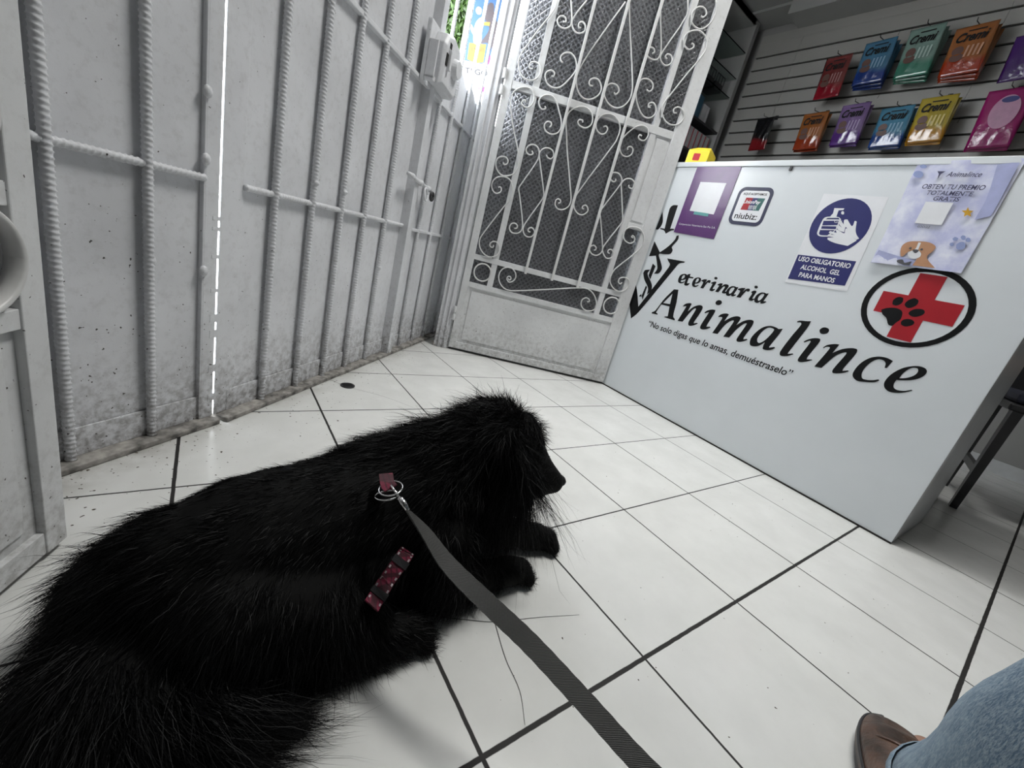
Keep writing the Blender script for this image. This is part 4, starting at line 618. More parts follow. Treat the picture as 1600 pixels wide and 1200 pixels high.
PW = [ # (u along wall, top z, half width, half height, colours, count, label, word)
 ('red_treat_pouch', 'red', .785, 2.46, .085, .140, (.20, .035, .035), (.28, .008, .02), 1, 'Cremi', 'leftmost of the upper row'),
 ('blue_treat_pouch', 'blue', 1.020, 2.515, .090, .135, (.07, .20, .33), (.012, .04, .22), 3, 'Cremi', 'upper row, between the red and the green pouches'),
 ('green_treat_pouch', 'pale green', 1.260, 2.545, .090, .145, (.22, .33, .29), (.05, .22, .15), 3, 'Cremi', 'upper row, right of the blue ones'),
 ('orange_treat_pouch', 'orange', 1.510, 2.50, .095, .135, (.36, .13, .04), (.36, .035, .008), 3, 'Cremi', 'upper row, right of the green ones'),
 ('violet_treat_pouch', 'dark violet', 1.800, 2.40, .085, .120, (.06, .015, .14), (.05, .01, .12), 1, '', 'cut by the right photo edge in the upper row'),
 ('snack_pouch', 'black and red', .405, 2.08, .070, .125, (.012, .012, .014), (.22, .01, .015), 1, '', 'leftmost of the lower row'),
 ('amber_treat_pouch', 'amber orange', .790, 2.085, .087, .130, (.36, .12, .03), (.34, .04, .01), 2, 'Cremi', 'lower row, right of the black and red one'),
 ('purple_treat_pouch', 'lilac purple', 1.040, 2.12, .087, .135, (.24, .15, .34), (.11, .03, .24), 2, 'Cremi', 'lower row, between amber and blue'),
 ('sky_blue_treat_pouch', 'sky blue', 1.300, 2.075, .090, .125, (.08, .26, .40), (.015, .06, .26), 2, 'Cremi', 'lower row, left of the yellow ones'),
 ('yellow_treat_pouch', 'yellow', 1.500, 2.115, .090, .135, (.50, .38, .05), (.50, .23, .01), 2, 'Cremi', 'lower row, right of the sky blue ones'),
 ('magenta_treat_pouch', 'magenta', 1.815, 2.12, .095, .160, (.33, .015, .14), (.28, .01, .12), 2, '', 'lower row at the right edge'),
]
for nm, colr, u, zt, hw, hh, top, bot, cnt, word, where in PW:
    hook = thing('display_hook', 'dark wire hook holding the %s pouch%s in the %s row' % (colr, 'es' if cnt > 1 else '', 'upper' if zt > 2.3 else 'lower'), 'hook', (WX - .045, 2.482 - u, zt + .055), -math.pi / 2)
    MB().tube([(0, .008, 0), (0, -.02, .0), (.0, -.05, -.035), (.0, -.19, -.06), (0, -.20, -.045)], .0025, 8).build('wire', M_dark, hook, smooth=True)
    MB().box(-.012, .012, -.002, .004, -.02, .012).build('plate', M_dark, hook)
    for k in range(cnt):
        lab = ('%s treat pouch, %s, front one' % (colr, where)) if k == 0 else '%s treat pouch, %s, on the %s hook' % ('second' if k == 1 else 'rearmost', 'upper row' if zt > 2.3 else 'lower row', colr)
        if k == 0: proto = p_ = pouch(nm, lab[:200], top, bot, hw, hh, word, group=None)
        else: p_ = dup(proto); p_['label'] = lab
        p_['group'] = colr + ' pouches on one hook'
        p_.location = (WX - .19 + k * .032, 2.482 - u - .010 * k, zt - .006 * k - .003)
        p_.rotation_euler = (math.radians(random.uniform(-3, 3)) , 0, -math.pi / 2); p_.rotation_mode = 'XYZ'
        p_.rotation_euler[1] = math.radians(-4 + 3 * k); p_.rotation_euler[0] = 0
# magenta pouch print
for o in bpy.data.objects:
    if o.name.startswith('magenta_treat_pouch') and o.type == 'EMPTY':
        decal('oval_print', [[ellipse(.01, -.13, .06, .09)]], plain('pink_oval', (.42, .22, .33), .3), o, .0145)
        decal('oval_badge', [[ellipse(.015, -.065, .035, .016)]], M_navy, o, .016)
        break
# ------------------------------------------------------------------ white shelf unit with glass shelves
su = thing('shelf_unit', 'white shelf cabinet with glass shelves between door and slatted wall', 'shelf', (2.50, 2.50, 0))
MB().box(1.30, 1.345, 0, .40, .0, 2.87).box(0, .03, 0, .40, 0, 2.87).build('side_panel', M_wall, su, bevel=.002)
MB().box(.03, 1.30, 0, .40, 2.84, 2.87).box(.03, 1.30, .385, .40, 0, 2.84).build('carcass', M_wall, su)
for z in (2.628, 2.430, 2.28): MB().box(.03, 1.30, .01, .385, z - .004, z + .004).build('glass_shelf', M_clear, su)
for z in (2.0, 1.76, 1.5, 1.2): MB().box(.03, 1.30, .01, .385, z - .018, z).build('board_shelf', M_dark, su)
MB().box(.2, 1.28, -.0, .02, 2.84, 2.87).build('top_edge', M_wall, su)
ORD = ['first', 'second', 'third', 'fourth', 'fifth', 'sixth', 'seventh', 'eighth']
M_box = plain('carton_white', (.42, .42, .43), .5); M_bl = plain('box_blue', (.03, .10, .16), .4)
def carton(label, x, z, w_, h_, d_, mt, stripe, group, y=2.53):
    t = thing('medicine_box', label, 'box', (x, y, z), 0, group)
    MB().box(0, w_, 0, d_, 0, h_).build('carton', mt, t, bevel=.001)
    if stripe: MB().box(w_ * .72, w_ * .9, -.0008, 0, .003, h_ - .003).build('stripe', stripe, t)
    return t
for k in range(8): carton(ORD[k] + ' red-striped white medicine box from the right in the shelf row', 3.702 - k * .066, 1.761, .058, .17 , .12, M_box, M_red, 'striped medicine boxes on the shelf')
carton('tall pale carton beside the dark crates on the middle board', 3.28, 2.001, .12, .20, .12, M_box, None, None)
carton('blue carton between two pale cartons', 3.42, 2.001, .07, .17, .12, M_bl, None, None)
carton('small pale carton with silver top', 3.51, 2.001, .10, .13, .12, M_box, M_side, None)
for k in range(3):
    t = thing('dark_basket', ['dark wire basket nearest the door edge', 'middle dark wire basket', 'dark wire basket nearest the slatted wall'][k] + ' on the glass shelf', 'basket', (3.27 + k * .15, 2.54, 2.285))
    MB().box(0, .12, 0, .14, 0, .05).build('tray', M_dark, t)
    mb = MB()
    for q in (0, .04, .08, .12): mb.box(q - .002, q + .002, 0, .004, .05, .11)
    mb.box(0, .12, 0, .004, .106, .112).build('rim', M_dark, t)
for k in range(7):
    carton(ORD[k] + ' small box from the door side on the lowest shelf board', 3.05 + k * .09, 1.501, .075, .10 + .02 * (k % 3), .10, (M_dark, M_bl, M_box)[k % 3], None, 'small boxes on the lowest board')
# ------------------------------------------------------------------ chair behind the counter
ch = thing('black_chair', 'black chair with navy cushion standing behind the counter', 'chair', (2.575, -.175, 0), .2)
for x, y in ((0, .06), (.40, .06), (0, -.36), (.40, -.36)): MB().add([(x - .032, y - .015, .44), (x + .032, y - .015, .44), (x + .032, y + .015, .44), (x - .032, y + .015, .44), (x - .018, y - .012, 0), (x + .018, y - .012, 0), (x + .018, y + .012, 0), (x - .018, y + .012, 0)], [(0, 1, 2, 3), (7, 6, 5, 4), (0, 4, 5, 1), (1, 5, 6, 2), (2, 6, 7, 3), (3, 7, 4, 0)]).build('leg', M_dark, ch)
MB().box(-.03, .43, -.39, .09, .44, .47).build('seat', M_dark, ch, bevel=.008)
MB().box(-.02, .42, -.38, .08, .471, .52).build('cushion', plain('navy_cloth', (.02, .022, .04), .8), ch, bevel=.015)
MB().box(.40, .43, -.37, .07, .47, .95).build('backrest', M_dark, ch, bevel=.008)
for y_ in (.05, -.37): MB().box(.0, .40, y_, y_ + .02, .16, .19).build('stretcher', M_dark, ch)
bgm = plain('brown_leather', (.14, .06, .035), .5, bumpy=.4)
bag = thing('brown_bag', 'brown bag lying on the black chair behind the counter', 'bag', (2.72, -.30, .521))
MB().sphere((0, 0, .07), .11, .14, .07, 16).build('body', bgm, bag, smooth=True)
MB().tube([(-.03, -.09, .12), (-.03, -.05, .20), (-.03, .05, .20), (-.03, .09, .12)], .008, 8).build('handle', bgm, bag, smooth=True)

# ------------------------------------------------------------------ the dog
# chains of nodes: (x, y, z, radius, flow direction, hair length)
def V3(*a): return Vector(a)
B_ = V3(-1, -.15, -.25)
CH = [
 [((.395, .300, .115), .085, (-.6, -.1, -1), .022), ((.335, .310, .145), .088, (-1, -.2, -.5), .020), ((.25, .308, .125), .090, (-1, -.1, -.4), .014), ((.17, .300, .115), .093, (-1, -.1, -.4), .012), ((.09, .285, .108), .094, (-1, -.1, -.4), .012), ((.025, .262, .095), .086, (-1, -.3, -.3), .022)],
 [((.36, .27, .07), .062, (-.4, -.4, -1), .03), ((.22, .26, .07), .066, (-.6, -.4, -1), .025), ((.10, .235, .07), .068, (-.8, -.5, -.6), .025)],
 [((.19, .325, .145), .055, (-1, 0, -.1), .018), ((.25, .330, .168), .056, (-1, 0, .2), .034), ((.31, .326, .185), .057, (-1, 0, .2), .030), ((.36, .322, .202), .057, (-1, 0, .2), .032)],
 [((.49, .300, .245), .036, (.2, -.4, .2), .030), ((.512, .294, .222), .030, (.6, -.4, -.3), .022)],
 [((.33, .315, .18), .068, (-1, -.1, -.2), .032), ((.385, .315, .212), .060, (-1, 0, .1), .032), ((.435, .318, .232), .056, (-1, 0, .2), .028)],
 [((.445, .318, .238), .058, (-.6, -.1, .6), .026), ((.480, .306, .224), .053, (-.5, -.3, .2), .022), ((.508, .294, .196), .044, (-1, -.2, .1), .009), ((.535, .283, .174), .034, (-1, 0, 0), .005), ((.558, .273, .158), .0285, (-1, 0, 0), .004), ((.572, .268, .151), .0235, (-1, 0, 0), .0)],
 [((.49, .292, .165), .032, (-1, 0, -.3), .012), ((.530, .278, .144), .024, (-1, 0, -.4), .006), ((.552, .271, .138), .017, (-1, 0, -.6), .005)],
 [((.43, .29, .16), .058, (-.3, -.1, -1), .04), ((.40, .285, .10), .064, (-.2, -.2, -1), .035)],
 [((.430, .268, .250), .028, (.1, -.3, -1), .04), ((.440, .246, .215), .026, (.15, -.1, -1), .06), ((.455, .236, .175), .024, (.30, .02, -1), .095)],
 [((.455, .365, .240), .026, (.1, .4, -1), .04), ((.468, .378, .190), .022, (.2, .2, -1), .06)],
 [((.33, .235, .10), .056, (-.3, -.1, -1), .02), ((.33, .205, .055), .044, (-.5, -.3, -.8), .022), ((.38, .205, .038), .032, (-.4, -.3, -.8), .022), ((.43, .205, .030), .026, (-.2, -.2, -.6), .016), ((.465, .205, .028), .026, (.5, 0, -.4), .010), ((.492, .205, .021), .022, (1, 0, -.2), .008)],
 [((.41, .32, .07), .050, (0, 0, -1), .03), ((.47, .298, .042), .032, (-.2, -.2, -1), .025), ((.53, .280, .033), .026, (-.2, -.2, -.6), .014), ((.57, .264, .028), .026, (.5, -.2, -.4), .009), ((.595, .254, .022), .022, (1, -.2, -.2), .007)],
 [((.06, .210, .08), .074, (-.5, -.5, -.6), .022), ((.14, .200, .065), .060, (-.4, -.5, -.8), .022), ((.20, .185, .048), .044, (0, -.6, -.8), .020), ((.16, .170, .036), .034, (.3, -.6, -.8), .022), ((.22, .165, .028), .027, (.6, -.3, -.5), .018), ((.272, .162, .025), .025, (1, -.1, -.3), .014)],
 [((.02, .32, .08), .070, (-.7, .3, -.6), .022), ((-.02, .30, .065), .062, (-1, .1, -.5), .03)],
 [((-.015, .240, .075), .052, (-.8, -.3, -.4), .036), ((-.035, .190, .065), .050, (-.5, -.8, -.3), .04), ((-.010, .148, .055), .046, (.3, -.9, -.2), .045), ((.045, .130, .042), .038, (.9, -.4, -.2), .05), ((.085, .130, .030), .026, (1, -.2, -.1), .05)],
]
nodesP, nodesR, nodesF, nodesL = [], [], [], []
body = MB()
for chn in CH:
    for (a, b_) in zip(chn[:-1], chn[1:]):
        pa, pb = Vector(a[0]), Vector(b_[0]); steps = max(1, int((pb - pa).length / (.22 * min(a[1], b_[1]) + .002)))
        for k in range(steps + (1 if b_ is chn[-1] else 0)):
            t = k / steps; p = pa.lerp(pb, t); r = a[1] + (b_[1] - a[1]) * t
            body.sphere(p, r, n=14)
            nodesP.append(p); nodesR.append(r); nodesF.append(Vector(a[2]).lerp(Vector(b_[2]), t).normalized()); nodesL.append(a[3] + (b_[3] - a[3]) * t)
# toes
for px_, py_, dx, dy in ((.495, .205, 1, 0), (.598, .253, .97, -.24), (.284, .161, 1, 0)):
    for k in range(4):
        o_ = (k - 1.5) * .0150; f_ = .016 - .007 * abs(k - 1.5)
        c_ = Vector((px_ + dx * f_ - dy * o_, py_ + dy * f_ + dx * o_, .0135)); body.sphere(c_, .0125, .0098, .0125, 12)
        nodesP.append(c_); nodesR.append(.0115); nodesF.append(Vector((dx, dy, -.3)).normalized()); nodesL.append(.010)
bo = body.build('tmp_body', M_dark)
md = bo.modifiers.new('r', 'REMESH'); md.mode = 'VOXEL'; md.voxel_size = .0055
sm = bo.modifiers.new('s', 'SMOOTH'); sm.factor = .6; sm.iterations = 5
bpy.context.view_layer.update()
bme = bpy.data.meshes.new_from_object(bo.evaluated_get(bpy.context.evaluated_depsgraph_get()))
bpy.data.objects.remove(bo)
co = np.empty(len(bme.vertices) * 3, 'f'); bme.vertices.foreach_get('co', co); co = co.reshape(-1, 3); co[:, 2] = np.maximum(co[:, 2], .0012); bme.vertices.foreach_set('co', co.ravel())
bme.polygons.foreach_set('use_smooth', [True] * len(bme.polygons)); bme.update()
m, nt, b = nodes('black_coat'); b.inputs['Base Color'].default_value = (.004, .004, .004, 1); b.inputs['Roughness'].default_value = .7; b.inputs['Specular IOR Level'].default_value = .08
bme.name = 'dog'; bme.materials.clear(); bme.materials.append(m)
dog = bpy.data.objects.new('dog', bme); C.objects.link(dog)
tag(dog, 'long-haired black dog lying on the white tiles, head turned to the right', 'dog')
M_hair, nt, b = nodes('black_hair'); b.inputs['Base Color'].default_value = (.0035, .0035, .004, 1); b.inputs['Roughness'].default_value = .5; b.inputs['Specular IOR Level'].default_value = .13
# fur strands
def grow(mesh, count, mult=1.0, zone=None, name='fur', wid=.0007, segs=4, splay=.35, grav=.25, jitter=.35):
    nv = len(mesh.vertices); co = np.empty(nv * 3, 'f'); mesh.vertices.foreach_get('co', co); co = co.reshape(-1, 3).astype('f8')
    mesh.calc_loop_triangles(); nt_ = len(mesh.loop_triangles); tr = np.empty(nt_ * 3, 'i'); mesh.loop_triangles.foreach_get('vertices', tr); tr = tr.reshape(-1, 3)
    A, B, D = co[tr[:, 0]], co[tr[:, 1]], co[tr[:, 2]]; cr = np.cross(B - A, D - A); ar = np.linalg.norm(cr, axis=1); nm = cr / np.maximum(ar[:, None], 1e-12)
    idx = rng.choice(nt_, count, p=ar / ar.sum()); r1 = np.sqrt(rng.random(count)); r2 = rng.random(count)
    P = A[idx] * (1 - r1)[:, None] + B[idx] * (r1 * (1 - r2))[:, None] + D[idx] * (r1 * r2)[:, None]; Nn = nm[idx]
    if zone is not None: k = zone(P); P, Nn = P[k], Nn[k]
    k = P[:, 2] > .006; P, Nn = P[k], Nn[k]
    NP = np.array([tuple(p) for p in nodesP]); NR = np.array(nodesR); NF = np.array([tuple(p) for p in nodesF]); NL = np.array(nodesL)
    F = np.zeros_like(P); L = np.zeros(len(P))
    for s in range(0, len(P), 4000):
        d = np.linalg.norm(P[s:s + 4000, None] - NP[None], axis=2) - NR[None]
        wt = np.exp(-(d - d.min(1, keepdims=True)) / .010); wt /= wt.sum(1, keepdims=True)
        F[s:s + 4000] = wt @ NF; L[s:s + 4000] = wt @ NL
    # clump noise: shared by neighbouring strands
    cell = np.floor(P / .022).astype(int); hsh = (cell[:, 0] * 73856093 ^ cell[:, 1] * 19349663 ^ cell[:, 2] * 83492791) & 1023
    cl = rng.normal(0, 1, (1024, 3))[hsh]
    F = F - Nn * (F * Nn).sum(1, keepdims=True) * .8; F /= np.maximum(np.linalg.norm(F, axis=1, keepdims=True), 1e-6)
    d0 = F + Nn * splay + cl * np.where(P[:, :1] > .30, .42, np.where(P[:, :1] > .10, .14, .18)) + rng.normal(0, jitter, P.shape) * .35; d0 /= np.linalg.norm(d0, axis=1, keepdims=True)
    L = L * mult * rng.uniform(.55, 1.25, len(P)); keep = L > .003; P, Nn, F, d0, L = P[keep], Nn[keep], F[keep], d0[keep], L[keep]
    curl = rng.normal(0, .18, P.shape); side = np.cross(d0, rng.normal(0, 1, P.shape)); side /= np.maximum(np.linalg.norm(side, axis=1, keepdims=True), 1e-6)
    hsh2 = ((np.floor(P[:, 0] / .022) * 7.1 + np.floor(P[:, 2] / .022) * 3.3) % 6.28)
    n = len(P); k1 = segs + 1; V = np.zeros((n, k1 * 2 - 1, 3))
    for i in range(k1):
        t = i / segs
        c = P - Nn * .001 + L[:, None] * (d0 * t + F * .35 * t * t + np.array([0, 0, -grav]) * t * t + curl * t * t + side * .05 * np.sin(t * 7 + hsh2[:, None]))
        c[:, 2] = np.maximum(c[:, 2], .0015 + .004 * rng.random(n) * t)
        hw = wid * .5 * (1 - t ** 1.5 * .9)
        if i < segs: V[:, 2 * i] = c - side * hw; V[:, 2 * i + 1] = c + side * hw
        else: V[:, 2 * i] = c
    nvp = k1 * 2 - 1; base = (np.arange(n) * nvp)[:, None]
    quads = np.concatenate([base + np.array([[2 * i, 2 * i + 1, 2 * i + 3, 2 * i + 2]]) for i in range(segs - 1)], 0)
    tris = base + np.array([[2 * segs - 2, 2 * segs - 1, 2 * segs]])
    me = bpy.data.meshes.new(name); me.vertices.add(n * nvp); me.vertices.foreach_set('co', V.astype('f').ravel())
    loops = np.concatenate([quads.ravel(), tris.ravel()]); me.loops.add(len(loops)); me.loops.foreach_set('vertex_index', loops.astype('i'))
    tot = np.concatenate([np.full(len(quads), 4), np.full(len(tris), 3)]); st = np.concatenate([[0], np.cumsum(tot)[:-1]])
    me.polygons.add(len(tot)); me.polygons.foreach_set('loop_start', st.astype('i')); me.polygons.foreach_set('loop_total', tot.astype('i'))
    me.update(calc_edges=True); me.materials.append(M_hair)
    o = bpy.data.objects.new(name, me); C.objects.link(o); o.parent = dog; tag(o, kind='stuff'); return o
grow(bme, 100000, 1.0)
# longer loose guard hairs: tail, rump, ruff, ears, crown
def zone_shag(P): return ((P[:, 0] < .0) | (P[:, 1] < .15) | ((P[:, 0] > .30) & (P[:, 0] < .485) & (P[:, 2] > .06)))
grow(bme, 26000, 1.45, zone_shag, 'long_hair', .0008, 5, .7, .35, .6)
def zone_ear(P): return (P[:, 0] > .40) & (P[:, 0] < .50) & (P[:, 1] < .27) & (P[:, 2] > .13)
grow(bme, 60000, .85, zone_ear, 'ear_locks', .0008, 6, .35, .5, .25)
def zone_crown(P): return (P[:, 0] > .40) & (P[:, 0] < .50) & (P[:, 2] > .255)
grow(bme, 9000, 1.2, zone_crown, 'crown_tuft', .0009, 5, 1.1, .1, .8)
# nose and eye
nm_, nt, b = nodes('wet_nose'); b.inputs['Base Color'].default_value = (.006, .006, .006, 1); b.inputs['Roughness'].default_value = .5; b.inputs['Specular IOR Level'].default_value = .2
MB().sphere((.588, .2645, .154), .0115, .0135, .0105, 14).build('nose', nm_, dog, smooth=True)
mb = MB()
for y in (.262, .315): mb.sphere((.512, y, .205), .0075, n=12)
for y in (.262, .315): MB().sphere((.514, y, .206), .0075, n=12).build('eye', nm_, dog, smooth=True)
# ------------------------------------------------------------------ harness
bvh = BVHTree.FromPolygons([v.co.copy() for v in bme.vertices], [tuple(p.vertices) for p in bme.polygons])
def strap(P, wd, off, name, mat, parent, th=.002, n=4):
    Q = catmull(P, n); R = []
    pts = []
    for p in Q:
        l, n_, _, _ = bvh.find_nearest(p); pts.append((p if off is None else l + n_ * off, (n_ + (Vector(CAM_POS) - p).normalized()).normalized()))
    for i, (p, n_) in enumerate(pts):
        t = (pts[min(i + 1, len(pts) - 1)][0] - pts[max(i - 1, 0)][0]).normalized(); s = t.cross(n_).normalized(); n2 = s.cross(t).normalized()
        R.append([p + s * wd / 2 + n2 * th / 2, p - s * wd / 2 + n2 * th / 2, p - s * wd / 2 - n2 * th / 2, p + s * wd / 2 - n2 * th / 2])
    return MB().ring_loft(R).build(name, mat, parent), R
har = bpy.data.objects.new('harness', None); C.objects.link(har); har.parent = dog; har['label'] = 'pink and red plaid harness'
m_pl, nt, b = nodes('plaid_strap'); o_ = objc(nt); s_ = N(nt, 'ShaderNodeSeparateXYZ'); nt.links.new(o_, s_.inputs[0])
wz = math_n(nt, 'SINE', math_n(nt, 'MULTIPLY', s_.outputs[2], 700)); wx_ = math_n(nt, 'SINE', math_n(nt, 'MULTIPLY', s_.outputs[0], 900))
c = mixc(nt, ramp(nt, wz, -.2, .2), (.17, .008, .035), (.06, .005, .014)); c = mixc(nt, math_n(nt, 'MULTIPLY', ramp(nt, wx_, .5, .7), .7), c, (.03, .004, .01)); nt.links.new(c, b.inputs['Base Color']); b.inputs['Roughness'].default_value = .7
RING = Vector(RINGPOS)
s1, R1 = strap(STRAP, .021, None, 'girth_strap', m_pl, har)
mw = plain('white_thread', (.45, .40, .42), .6)
mb = MB()
for i in range(0, len(R1) - 1, 2):
    for e in (0, 1):
        a = R1[i][e].lerp(R1[i][1 - e], .10); t = (R1[i + 1][e] - R1[i][e]); n2 = (R1[i][e] - R1[i][3 - e]).normalized(); sd = (R1[i][1 - e] - R1[i][e]).normalized() * .0012
        for q in (0,):
            p0 = a + t * q + n2 * .0004; p1 = a + t * (q + .8) + n2 * .0004; mb.add([p0 - sd, p1 - sd, p1 + sd, p0 + sd], [(0, 1, 2, 3)])
mb.build('stitching', mw, s1)
for fr in (.28, .74):
    i = int(fr * len(R1)); mb = MB(); ra = R1[i]; rb = R1[min(i + 2, len(R1) - 1)]
    up_ = (ra[0] - ra[3]).normalized() * .0015
    mb.ring_loft([[p + (p - (ra[0] + ra[2]) / 2) * .12 + up_ * (1 if k < 2 else -1) for k, p in enumerate(ra)], [p + (p - (rb[0] + rb[2]) / 2) * .12 + up_ * (1 if k < 2 else -1) for k, p in enumerate(rb)]]).build('slider', M_dark, har)
s2, R2 = strap([NECK[1], NECK[0], tuple(RING)], .018, None, 'back_strap', m_pl, har)
FWc = -FW
def ringm(c, r, th, name, parent, ax1, ax2):
    return MB().tube([c + ax1 * r * math.cos(a) + ax2 * r * math.sin(a) for a in np.linspace(0, 2 * math.pi, 25)], th, 8, caps=False).build(name, M_steel, parent, smooth=True)
ringm(RING, .0150, .0011, 'ring', har, RT, (UP * .4 - FWc * .9).normalized())
ringm(RING - UP * .009 - RT * .005, .0150, .0011, 'ring', har, RT, (UP * .15 - FWc * .9).normalized())
# ------------------------------------------------------------------ leash
le = thing('leash', 'dark grey webbing leash clipped to the dog harness', 'leash', tuple(RING))
LP_ = [Vector(p) - RING for p in LEASH]
K0 = RING
A0 = LP_[0]
dirn = (LP_[1] - LP_[0]).normalized()
c0 = Vector((0, 0, 0)) + UP * .004
MB().tube([c0, c0 + (A0 - c0) * .55], .0018, 8).build('snap_hook', M_steel, le, smooth=True)
MB().tube([c0 + (A0 - c0) * .5, c0 + (A0 - c0) * .72, A0], [.0045, .0052, .003], 10).build('swivel', M_steel, le, smooth=True)
mt, nt, b = nodes('leash_webbing'); 
uvn = N(nt, 'ShaderNodeUVMap'); wv = N(nt, 'ShaderNodeTexWave'); wv.inputs['Scale'].default_value = 4.5; mpn = N(nt, 'ShaderNodeMapping'); mpn.inputs['Rotation'].default_value = (0, 0, .7); nt.links.new(uvn.outputs[0], mpn.inputs[0]); nt.links.new(mpn.outputs[0], wv.inputs[0]); wv.inputs['Distortion'].default_value = .5
nt.links.new(mixc(nt, wv.outputs['Fac'], (.012, .012, .012), (.085, .085, .08)), b.inputs['Base Color']); b.inputs['Roughness'].default_value = .6; bump(nt, b, wv.outputs['Fac'], .6, .0008)
Q = catmull([tuple(p) for p in LP_], 14); V = []; F = []; n = len(Q); LWD = .0215
uv = []
for i, p in enumerate(Q):
    t = (Q[min(i + 1, n - 1)] - Q[max(i - 1, 0)]).normalized(); view = (Vector(CAM_POS) - (p + RING)).normalized()
    s = t.cross(view).normalized(); nn = s.cross(t).normalized()
    fr = i / (n - 1); tw = math.radians(76 * max(0, 1 - fr / .42) ** 1.3 + 6)
    d = (s * math.cos(tw) + nn * math.sin(tw)); m2 = t.cross(d)
    wv_ = .0002 * math.sin(i * 1.7)
    for a, b2 in ((1, 1), (-1, 1), (-1, -1), (1, -1)): V.append(p + d * a * (LWD / 2 + wv_) + m2 * b2 * .0009)
    uv.append(fr)
for i in range(n - 1):
    for j in range(4): F.append((4 * i + j, 4 * i + (j + 1) % 4, 4 * i + 4 + (j + 1) % 4, 4 * i + 4 + j))
lo = MB().add(V, F).build('webbing', mt, le)
ul = lo.data.uv_layers.new(name='UVMap')
for poly in lo.data.polygons:
    for li in poly.loop_indices:
        vi = lo.data.loops[li].vertex_index; ul.data[li].uv = ((vi // 4) * .25, .0 if vi % 4 in (0, 3) else 1.2)

# ------------------------------------------------------------------ the person's leg at the right edge
ANK = Vector(ANKLE); KNE = Vector(KNEE); TOE = Vector(TOED).normalized()
skin = plain('skin', (.36, .20, .14), .5)
def loft_limb(P, R, n=24, squash=1.0, wob=None, up=None):
    pts = catmull([tuple(p) for p in P], 6); rr = catmull([(r, 0, 0) for r in R], 6); rings = []; prev = None
    for i, p in enumerate(pts):
        t = (pts[min(i + 1, len(pts) - 1)] - pts[max(i - 1, 0)]).normalized(); a = prev or (Vector(up) if up else Vector((1, 0, 0))); a = (a - t * a.dot(t)).normalized(); prev = a; b2 = t.cross(a); ring = []
        for j in range(n):
            th = 2 * math.pi * j / n; r = rr[i].x * (1 + (wob(i / len(pts), th) if wob else 0)); ring.append(p + a * r * math.cos(th) + b2 * r * math.sin(th) * squash)
        rings.append(ring)
    return rings
HIP = Vector(HIPP); SD = Vector((0, 0, 1)).cross(TOE)
heel = ANK - TOE * .045 - Vector((0, 0, ANK.z - .035)); ball = ANK + TOE * .12 - Vector((0, 0, ANK.z - .032)); tip = ANK + TOE * .185 - Vector((0, 0, ANK.z - .028))
mb = MB(); mb.ring_loft(loft_limb([HIP, HIP.lerp(KNE, .5), KNE, KNE.lerp(ANK, .4), ANK + Vector((0, 0, .02)), ANK + TOE * .03 - Vector((0, 0, .03)), ball, tip], [.075, .07, .055, .05, .032, .022, .020, .012]))
person = mb.build('person', skin, smooth=True); tag(person, 'person in light blue jeans and brown leather shoe, only one lower leg in frame', 'person')
mj, nt, b = nodes('blue_denim'); p = objc(nt)
mp = N(nt, 'ShaderNodeMapping'); nt.links.new(p, mp.inputs[0]); mp.inputs['Scale'].default_value = (1, 1, .25)
thr = noise(nt, mp.outputs[0], 700, 2, .7); fade = noise(nt, p, 9, 3); streak = noise(nt, mp.outputs[0], 120, 3, .7)
c = mixc(nt, ramp(nt, fade, .35, .68), (.085, .145, .215), (.20, .285, .36)); c = mixc(nt, ramp(nt, thr, .35, .65), c, (.30, .37, .43)); c = mixc(nt, math_n(nt, 'MULTIPLY', ramp(nt, streak, .45, .7), .5), c, (.06, .11, .17))
nt.links.new(c, b.inputs['Base Color']); b.inputs['Roughness'].default_value = .85; bump(nt, b, math_n(nt, 'ADD', thr, math_n(nt, 'MULTIPLY', fade, 3)), .5, .0015)
def wob(f, th): return .05 * math.sin(th * 2 + f * 9) + .035 * math.sin(th * 3 - f * 23 + 1) + .03 * math.sin(f * 34 + math.sin(th) * 2) * (1 if f > .5 else .4)
hemc = ANK + Vector(HEMOFF)
jr = loft_limb([HIP, HIP.lerp(KNE, .5), KNE, KNE.lerp(ANK, .35), KNE.lerp(ANK, .7), hemc], [.105, .10, .094, .092, .088, .082], 36, 1, wob)
inner = [[c_ + (q - c_) * .95 for q in ring for c_ in [sum(ring, Vector()) / len(ring)]] for ring in jr[-2:]]
mb = MB(); mb.ring_loft(jr + inner[::-1], caps=False); tr = mb.build('jeans', mj, person, smooth=True)
hm = MB(); hr = []
ringb = jr[-1]; cb_ = sum(ringb, Vector()) / len(ringb); ax = (jr[-1][0] - jr[-3][0]).normalized()
for q, s in ((-.012, 1.012), (-.010, 1.03), (-.001, 1.03), (.001, 1.0)): hr.append([cb_ + (v - cb_) * s + ax * q for v in ringb])
hm.ring_loft(hr, caps=False).build('hem', mj, tr, smooth=True)
seam = [jr[i][SEAMJ] + (jr[i][SEAMJ] - sum(jr[i], Vector()) / 36).normalized() * .001 for i in range(len(jr))]
MB().tube(seam, .004, 8).build('side_seam', mj, tr, smooth=True)
mb = MB()
sp_ = catmull([tuple(p) for p in seam], 10); nn_ = [(Vector(p)) for p in sp_]
for i in range(0, len(nn_) - 1, 2):
    l = i // 10; cen = sum(jr[min(l, len(jr) - 1)], Vector()) / 36; o2 = (nn_[i] - cen).normalized(); t = (nn_[i + 1] - nn_[i]); s = t.cross(o2).normalized() * .006
    mb.tube([nn_[i] + s + o2 * .0015, nn_[i] + s + t * .8 + o2 * .0015], .0008, 5)
mb.build('seam_thread', plain('thread', (.55, .42, .25), .7), tr)
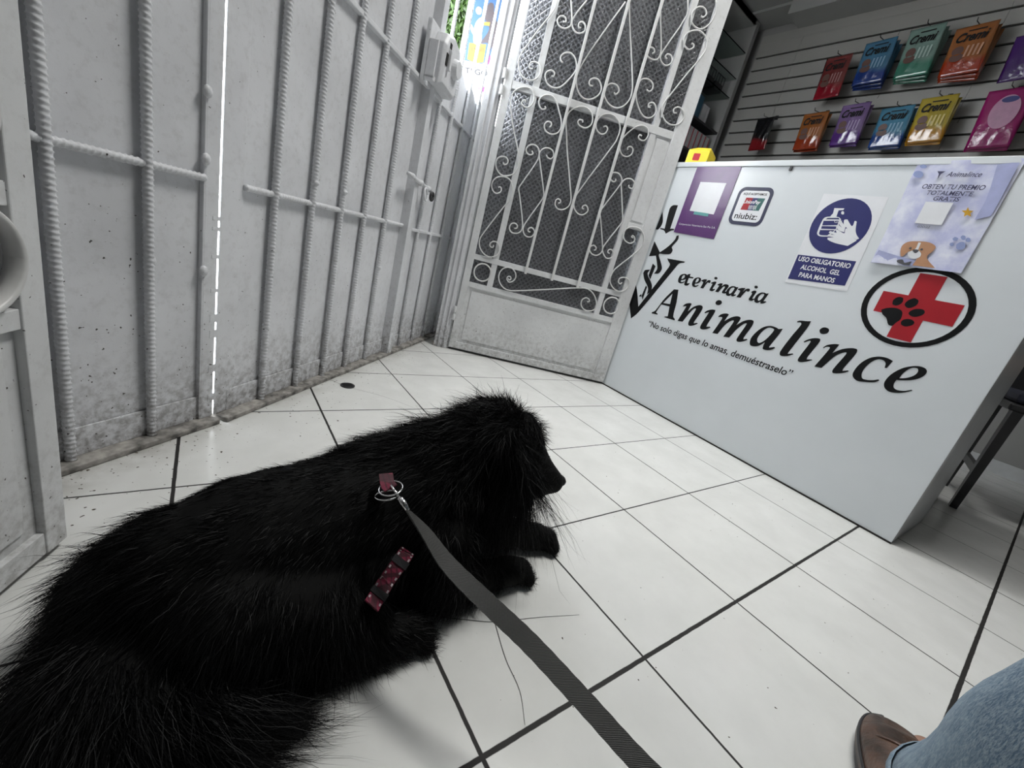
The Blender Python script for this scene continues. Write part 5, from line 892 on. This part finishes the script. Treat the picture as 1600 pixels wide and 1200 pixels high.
# shoe
ml, nt, b = nodes('brown_leather_shoe'); p = objc(nt); n1 = noise(nt, p, 22, 4, .6); n2 = noise(nt, p, 160, 3)
nt.links.new(mixc(nt, ramp(nt, n1, .38, .62), (.030, .018, .012), (.115, .062, .042)), b.inputs['Base Color']); b.inputs['Roughness'].default_value = .42; bump(nt, b, math_n(nt, 'ADD', n1, math_n(nt, 'MULTIPLY', n2, .2)), .8, .006)
prof = [(-.065, .020, .030, .06), (-.055, .034, .055, .10), (-.02, .040, .060, .11), (.03, .043, .055, .10), (.075, .049, .042, .072), (.12, .053, .034, .058), (.16, .050, .030, .050), (.190, .040, .024, .040), (.208, .022, .014, .028)]
def shoe_rings(off_z, kind):
    rings = []
    cs_ = catmull([(a, b_, c_) for a, b_, c_, d_ in prof], 4); tops = catmull([(a, d_, 0) for a, b_, c_, d_ in prof], 4)
    for q, tp in zip(cs_, tops):
        u, hw = q.x, q.y; base = Vector((ANK.x + SHO[0], ANK.y + SHO[1], 0)) + TOE * u; ring = []
        if kind == 'sole':
            hw += -.001
            for s, z in ((-1, .001), (1, .001), (1, .022), (-1, .022)): ring.append(base + SD * hw * s + Vector((0, 0, z)))
        else:
            n = 20
            for j in range(n):
                th = 2 * math.pi * j / n; x = math.cos(th) * hw * 1.08; z = .022 + (tp.y - .022) * max(0, math.sin(th)) ** .75
                z += .002 * math.sin(u * 160 + x * 60) * max(0, math.sin(th)); ring.append(base + SD * x + Vector((0, 0, z if math.sin(th) > 0 else .018)))
        rings.append(ring)
    return rings
sh_ = MB().ring_loft(shoe_rings(0, 'upper')).build('shoe', ml, person, smooth=True)
MB().ring_loft(shoe_rings(0, 'sole')).build('sole', M_dark, sh_, bevel=.002)
wl = MB()
for s in (-1, 1):
    cs_ = catmull([(a, b_, c_) for a, b_, c_, d_ in prof], 4)
    wl.tube([Vector((ANK.x + SHO[0], ANK.y + SHO[1], .026)) + TOE * q.x + SD * (q.y * 1.08 - .001) * s for q in cs_], .0025, 6)
wl.build('welt', M_dark, sh_, smooth=True)
toecap = MB().tube([Vector((ANK.x + SHO[0], ANK.y + SHO[1], 0)) + TOE * (.125 + .008 * math.cos(a * 1.0)) + SD * .05 * math.cos(a) + Vector((0, 0, .024 + .034 * math.sin(a) ** .8)) for a in np.linspace(0.02, math.pi - .02, 16)], .0022, 6)
toecap.build('toe_seam', ml, sh_, smooth=True)
